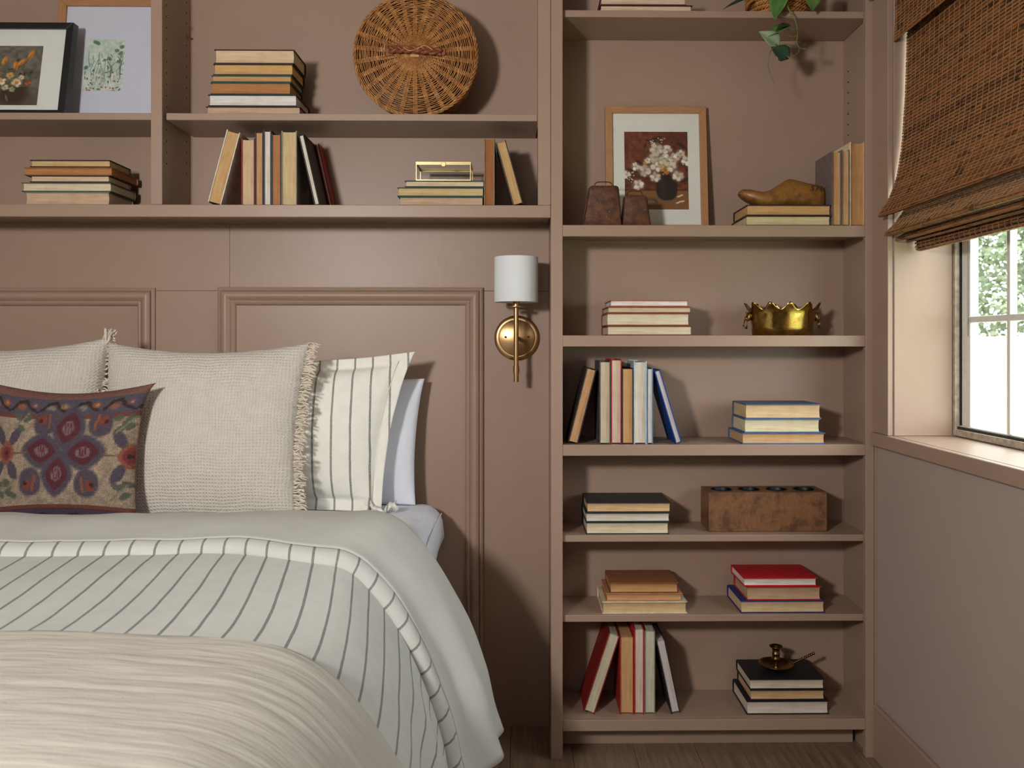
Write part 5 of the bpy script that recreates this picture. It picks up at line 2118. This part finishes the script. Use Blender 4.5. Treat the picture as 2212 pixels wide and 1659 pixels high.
def hem_wave(s, Y):
    return soft_fold(s, r0[0]) + (0.010 * mnoise.noise(Vector((s * 4.0, 3.3, 1.1))) if Y < YH + 0.02 else 0.0)


hem = [(YH + 0.0345, r0[1] + 0.0006), (YH + 0.026, r0[1] + 0.0012), (YH + 0.012, r0[1] - 0.003), (YH + 0.004, r0[1] - 0.010), (YH, r0[1] - 0.019), (YH + 0.003, r0[1] - 0.028), (YH + 0.012, r0[1] - 0.033)]
drape('striped_hem', hem[::-1], 'striped_linen', dv, 0.002, 1.25, hem_wave, hem_bow)

# gauze throw over the foot of the bed
th_ = thing('gauze_throw', 'cream crinkled gauze throw spread over the foot of the bed', 'throw', (XCB, 0.9, 0.64))


def crinkle(s, Y):
    a = mnoise.noise(Vector((s * 4.5, Y * 18, 2.1))) * 0.0022
    b = mnoise.noise(Vector((s * 9.0, Y * 50, 6.1))) * 0.0020
    c = mnoise.noise(Vector((s * 1.2, Y * 3.0, 9.1))) * 0.007
    return a + b + c + 0.004


rows = [(1.362, interp(MAINOFF, 1.37) + 0.002), (1.370, interp(MAINOFF, 1.37) + 0.010), (1.366, interp(MAINOFF, 1.37) + 0.018)]
rows = rows[::-1]
ny = 150
R2 = []
for j in range(ny):
    Y = 0.36 + (1.356 - 0.36) * j / (ny - 1)
    R2.append((Y, interp(MAINOFF, Y) + 0.021))
drape('throw_cloth', R2 + rows, 'gauze_throw', th_, 0.004, 0.8, crinkle)

# ------------------------------------------------------------------ pillows


def pillow(name, label, cat, W, H, T, loc, tilt, roll, yaw, mat, part='cushion', n=64, pinch=0.06, power=0.5, flange=0.0, bottom_in=0.0, sag=0.0, wr=0.004, group=None, seed=0, uvs=1.0, ear=0.0):
    root = thing(name, label, cat, loc, group)
    root.rotation_euler = (-tilt, roll, yaw)

    def xy(u, v):
        x = W / 2 * u * (1 - pinch * (1 - v * v))
        z = H / 2 + H / 2 * v * (1 - pinch * (1 - u * u)) - sag * (1 - u * u) * max(0, v)
        if u > 0:
            x -= bottom_in * u * ((1 - v) / 2) ** 0.8
        if ear and v > 0:
            e = (abs(u) * v) ** 10
            x += math.copysign(ear * e, u)
            z += ear * 0.15 * e
        return x, z
    m = MB()
    UV = []
    grid = [math.sin(i / n * math.pi - math.pi / 2) * 0.35 + (i / n * 2 - 1) * 0.65 for i in range(n + 1)]
    for sg in (-1, 1):
        P = []
        for v in grid:
            for u in grid:
                x, z = xy(u, v)
                uu, vv = (min(1, abs(u) / (1 - flange * 2 / W)), min(1, abs(v) / (1 - flange * 2 / H))) if flange else (abs(u), abs(v))
                th = T / 2 * (max(0, (1 - uu ** 2.2)) * max(0, (1 - vv ** 2.2))) ** power
                wob = wr * (mnoise.noise(Vector((x * 8 + seed, z * 8, sg * 3.0))) + 0.6 * mnoise.noise(Vector((x * 19 + seed, z * 19, sg * 5.0))))
                edge = min(1, (1 - abs(u)) * 6) * min(1, (1 - abs(v)) * 6)
                wav = 0.006 * mnoise.noise(Vector((u * 4 + seed, v * 4, 8.0))) if flange else 0
                P.append((x, sg * (th + 0.0009) + wob * edge + wav * (1 - edge), z))
                UV.append((x * uvs + 0.5, z * uvs))
        b = m.quad_grid(P, n + 1, n + 1)
        if sg > 0:
            m.f = m.f[:n * n] + [f[::-1] for f in m.f[n * n:]]
    # close the edge
    N1 = n + 1
    loop = [i for i in range(n)] + [i * N1 + n for i in range(n)] + [n * N1 + (n - i) for i in range(n)] + [(n - i) * N1 for i in range(n)]
    for a, c in zip(loop, loop[1:] + loop[:1]):
        m.f.append((c, a, a + N1 * N1, c + N1 * N1))
    o = m.build(part, mat, root, smooth='all', local=True, uv=UV)
    return root, o, xy, grid


Z_S = 0.695
# white pillow against the wall
rp, o, xy, _ = pillow('white_pillow', 'plain white pillow standing against the wall behind the striped sham', 'pillow', 0.70, 0.37, 0.13, (atx(912, 2.53) - 0.345, 2.508, Z_S), 0.10, 0.0, 0.0, 'white_sheet', 'pillowcase', pinch=0.035, power=0.5, bottom_in=0.022, seed=3)
# striped sham
P3W = 0.765
rp, o, xy, _ = pillow('striped_sham', 'off-white sham with vertical grey stripes behind the fringed pillow', 'pillow', P3W, 0.452, 0.15, (atx(898, 2.44) - P3W / 2 - 0.002, 2.395, Z_S), 0.11, 0.0, 0.0, 'striped_sham', 'sham', n=72, pinch=0.045, power=0.5, flange=0.036, bottom_in=0.088, seed=9, sag=0.018)
# crumpled lower corner of the sham flange
m = MB()
P, UV = [], []
cc = rp.location
for j in range(9):
    for i in range(15):
        f = i / 14
        a = j / 8
        x = 0.255 + 0.085 * f + 0.006 * math.sin(a * 6)
        z = 0.006 + 0.030 * a * (0.55 + 0.45 * math.sin(f * 7.5 + 0.8)) + 0.006 * math.sin(f * 19)
        y = -0.010 - 0.020 * math.sin(a * math.pi) + 0.012 * math.sin(f * 9 + a * 2)
        P.append((x, y, z))
        UV.append((x + 0.5, z * 3))
m.quad_grid(P, 15, 9)
m.build('flange_corner', 'striped_sham', rp, smooth='all', local=True, uv=UV, solid=0.003)
# stitched flange line
pts = []
for i in range(40):
    v = -0.9 + 1.8 * i / 39
    x, z = xy(1 - 0.036 * 2 / P3W, v)
    pts.append((x, -0.006 - 0.006 * mnoise.noise(Vector(((1 - 0.094) * 4 + 9, v * 4, 8.0))) * -1, z))
MB().tube(pts, 0.0012, 5).build('flange_stitch', 'yarn', rp, local=True, smooth='all')


def fringe(root, xy, T0, seed, v0=-1.0, v1=1.0, clumps=64, ln=(0.026, 0.040)):
    rs = random.Random(seed)
    m = MB()
    for c in range(clumps):
        v = v0 + (v1 - v0) * (c + 0.5) / clumps
        x, z = xy(0.995, v)
        x2, z2 = xy(0.995, min(1, v + 0.02))
        bend = rs.uniform(-0.28, 0.28)
        L = rs.uniform(*ln)
        for k in range(3):
            o1 = Vector((x - 0.003, rs.uniform(-0.006, 0.004), z + rs.uniform(-0.004, 0.004)))
            L2 = L * rs.uniform(0.8, 1.1)
            d = Vector((1, rs.uniform(-0.35, 0.25), bend + rs.uniform(-0.18, 0.18))).normalized()
            sd = Vector((0, rs.uniform(-1, 1), rs.uniform(-1, 1))) * 0.004
            pts = [o1, o1 + d * L2 * 0.35 + sd, o1 + d * L2 * 0.7 - sd, o1 + d * L2 + Vector((0, 0, -0.004))]
            m.tube(spline(pts, 7), [0.0019] * 6 + [0.0012], 5)
    o = m.build('fringe', 'yarn', root, smooth='all', local=True)
    o['kind'] = 'stuff'
    pts = []
    for i in range(60):
        v = -0.98 + 1.96 * i / 59
        x, z = xy(0.992, v)
        pts.append((x, -0.003 + 0.0008 * math.sin(i * 2.0), z))
    MB().tube(pts, 0.0014, 5).build('edge_seam', 'seam_thread', root, local=True, smooth='all')


# fringed cream pillow, centre
P1W, P1H = 0.545, 0.485
p1x = (atx(660, 2.30) + atx(226, 2.30)) / 2
rp, o, xy, _ = pillow('fringed_pillow', 'cream woven pillow with fringed right edge in front of the striped sham', 'pillow', P1W, P1H, 0.17, (p1x, 2.235, Z_S), 0.20, 0.0, 0.0, 'cream_weave', n=80, pinch=0.075, power=0.42, seed=14, sag=0.012, bottom_in=0.012, wr=0.005)
fringe(rp, xy, 0.17, 4)
# second cream pillow at the far left
p2x = atx(238, 2.33) - 0.27
rp, o, xy, _ = pillow('fringed_pillow', 'cream woven pillow with a corner tassel, cut by the left edge', 'pillow', 0.545, 0.485, 0.17, (p2x, 2.285, Z_S + 0.004), 0.16, -0.03, 0.0, 'cream_weave', n=72, pinch=0.07, power=0.42, seed=27, sag=0.014, wr=0.005)
fringe(rp, xy, 0.17, 8, clumps=40, ln=(0.018, 0.034))
m = MB()
rs = random.Random(2)
x, z = xy(0.97, 0.97)
for k in range(26):
    d = Vector((rs.uniform(-0.05, 0.55), rs.uniform(-0.5, 0.1), 1)).normalized()
    o1 = Vector((x + rs.uniform(-0.006, 0.008), rs.uniform(-0.012, 0.004), z - 0.012))
    L = rs.uniform(0.028, 0.046)
    m.tube(spline([o1, o1 + d * L * 0.5 + Vector((rs.uniform(-.004, .004), 0, 0)), o1 + d * L + Vector((rs.uniform(-.004, .01), 0, -0.003))], 6), 0.002, 5)
for (zz, k) in ((0.30, 9), (0.265, 9), (0.33, 7), (0.24, 8)):
    xx, _z = xy(0.98, (zz - 0.2425) / 0.2425)
    for q in range(k):
        a = q * 6.283 / k
        o1 = Vector((xx - 0.004, -0.012, zz))
        m.tube(spline([o1, o1 + Vector((math.cos(a) * 0.010, -0.010, math.sin(a) * 0.010)), o1 + Vector((math.cos(a) * 0.013 - 0.004, -0.002, math.sin(a) * 0.013 - 0.004))], 6), 0.0026, 5)
o = m.build('corner_tassel', 'yarn', rp, smooth='all', local=True)
o['kind'] = 'stuff'

# kilim cushion: pattern woven into the face
cv = Canvas(260, 230, (150, 132, 112), 0.12, 6)
PUR, MAR, RDK, ORG, GRN, BRN, TAN = (78, 70, 80), (84, 42, 50), (106, 64, 56), (136, 80, 60), (84, 88, 76), (56, 44, 40), (160, 140, 118)
cv.rect(0, 0, 1, 0.075, (120, 84, 74))
cv.rect(0, 0.06, 1, 0.19, (82, 76, 88))
cv.rect(0, 0.185, 1, 0.225, RDK)
cv.rect(0, 0.195, 1, 0.20, (100, 60, 50))
cv.rect(0, 0.845, 1, 0.885, RDK)
cv.rect(0, 0.872, 1, 0.885, (90, 46, 44))
cv.rect(0, 0.885, 1, 1.0, (70, 62, 76))
rs = random.Random(31)
for k in range(6):
    x0 = -0.06 + k * 0.21
    cv.line([(x0, 0.16), (x0 + 0.05, 0.10), (x0 + 0.10, 0.09), (x0 + 0.13, 0.13), (x0 + 0.19, 0.17)], 0.010, BRN)
    cv.ell(x0 + 0.07, 0.135, 0.034, 0.022, 0, [(124, 116, 110), (140, 86, 66), (132, 122, 104)][k % 3], 0.9, 0.2, 1.5)
    cv.ell(x0 + 0.16, 0.115, 0.030, 0.022, 0, [(150, 84, 58), (116, 72, 82), (140, 104, 74)][k % 3], 0.9, 0.2, 1.5)
    cv.ell(x0 + 0.165, 0.115, 0.010, 0.009, 0, (150, 140, 112), 0.9, 0.2, 1.5)
    cv.line([(x0, 0.985), (x0 + 0.03, 0.92), (x0 + 0.08, 0.915), (x0 + 0.11, 0.985)], 0.010, (48, 34, 34))
    cv.ell(x0 + 0.055, 0.955, 0.025, 0.02, 0, (104, 98, 88), 0.9, 0.2, 1.5)
    cv.ell(x0 + 0.16, 0.95, 0.022, 0.026, 0, [(128, 58, 66), (150, 78, 60)][k % 2], 0.9, 0.2, 1.5)
CX, CY_ = 0.485, 0.525


def K(px, py):
    return (0.5 + (px - 124) / 326.0, 0.5 + (py - 990) / 318.0)


x0, y0 = K(138, 975)
for sx_, sy_ in ((1, 1), (1, -1), (-1, 1), (-1, -1)):
    cv.line([(x0 + sx_ * 0.01, y0 + sy_ * 0.01), (x0 + sx_ * 0.13, y0 + sy_ * 0.15)], 0.007, (176, 154, 128))
    cv.line([(x0 + sx_ * 0.01, y0 + sy_ * 0.01), (x0 + sx_ * 0.13, y0 + sy_ * 0.15)], 0.0025, (112, 92, 84))
for (px, py, ang, a_, b_) in ((150, 922, 0.12, 0.118, 0.150), (189, 981, 1.50, 0.118, 0.150), (94, 977, 1.66, 0.118, 0.150), (133, 1031, 0.10, 0.112, 0.146)):
    x, y = K(px, py)
    cv.ell(x, y, a_, b_, ang, PUR, 1, 0.08, 1.45)
    cv.ell(x, y, a_ * 0.70, b_ * 0.70, ang, MAR, 1, 0.08, 1.35)
    cv.ell(x, y, a_ * 0.34, b_ * 0.34, ang, (120, 100, 100), 0.95, 0.1, 1.6)
    for q in (-1, 0, 1):
        cv.line([(x + q * 0.018 - 0.006, y - 0.035), (x + q * 0.018 + 0.006, y + 0.035)], 0.0045, (96, 40, 54))
for (px, py, sx_, sy_) in ((95, 909, -1, -1), (218, 914, 1, -1), (72, 1048, -1, 1), (198, 1051, 1, 1)):
    x, y = K(px, py)
    cv.ell(x, y, 0.078, 0.090, 0.25 * sx_ * sy_, PUR, 1, 0.1, 2.2)
    cv.line([(x - sx_ * 0.02, y + sy_ * 0.06), (x - sx_ * 0.03, y), (x - sx_ * 0.03, y - sy_ * 0.04)], 0.008, ORG)
    cv.ell(x + sx_ * 0.022, y - sy_ * -0.02, 0.036, 0.036, 0.785, (124, 62, 50), 1, 0.1, 1.4)
    cv.ell(x + sx_ * 0.036, y + sy_ * 0.012, 0.014, 0.014, 0, BRN, 1, 0.1)
for (px, py) in ((281, 990), (5, 982)):
    x, y = K(px, py)
    for (ddx, ddy, an) in ((-0.06, -0.12, 1.0), (0.06, -0.12, -1.0), (-0.06, 0.12, -1.0), (0.06, 0.12, 1.0)):
        cv.ell(x + ddx, y + ddy, 0.075, 0.034, an, PUR, 1, 0.1, 1.6)
    cv.ell(x, y, 0.066, 0.078, 0, ORG, 1, 0.08, 1.35)
    cv.ell(x, y, 0.040, 0.050, 0, (116, 54, 56), 1, 0.08, 1.35)
    cv.ell(x, y, 0.016, 0.018, 0, BRN, 1, 0.1, 1.5)
for (px, py) in ((268, 918), (37, 906), (262, 1068), (18, 1058), (-10, 1068)):
    x, y = K(px, py)
    for q in range(5):
        cv.ell(x + rs.uniform(-0.05, 0.05), y + rs.uniform(-0.06, 0.06), 0.030, 0.018, rs.uniform(-0.8, 0.8), GRN, 0.95, 0.15)
    cv.line([(x - 0.05, y + 0.06), (x + 0.05, y - 0.05)], 0.006, (120, 116, 92))
cv.line([K(150 + 80, 985), K(262, 990)], 0.005, (110, 84, 66))
cv.line([K(20, 983), K(58, 980)], 0.005, (110, 84, 66))
KW, KH = 0.376, 0.365
kx = -1.128
rp, o, xy, grid = pillow('kilim_cushion', 'small patterned kilim cushion in purple, maroon and tan in front', 'cushion', KW, KH, 0.13, (kx, 2.115, Z_S + 0.01), 0.17, 0.0, 0.0, 'kilim_weave', 'woven_cover', n=184, pinch=0.10, power=0.45, seed=40, sag=0.006, wr=0.003, uvs=1.0, ear=0.018)
gu = np.array(grid)
U, V = np.meshgrid(gu, gu)
kq = 112.0
cc = cv.sample((np.floor((U.ravel() + 1) / 2 * kq) + 0.5) / kq, 1 - (np.floor((V.ravel() + 1) / 2 * kq) + 0.5) / kq)
jit = np.random.RandomState(3).uniform(0.9, 1.08, (len(cc), 1))
cc = cc * jit
set_colors(o.data, np.concatenate([cc, cc * 0 + np.array((120, 84, 74))]))
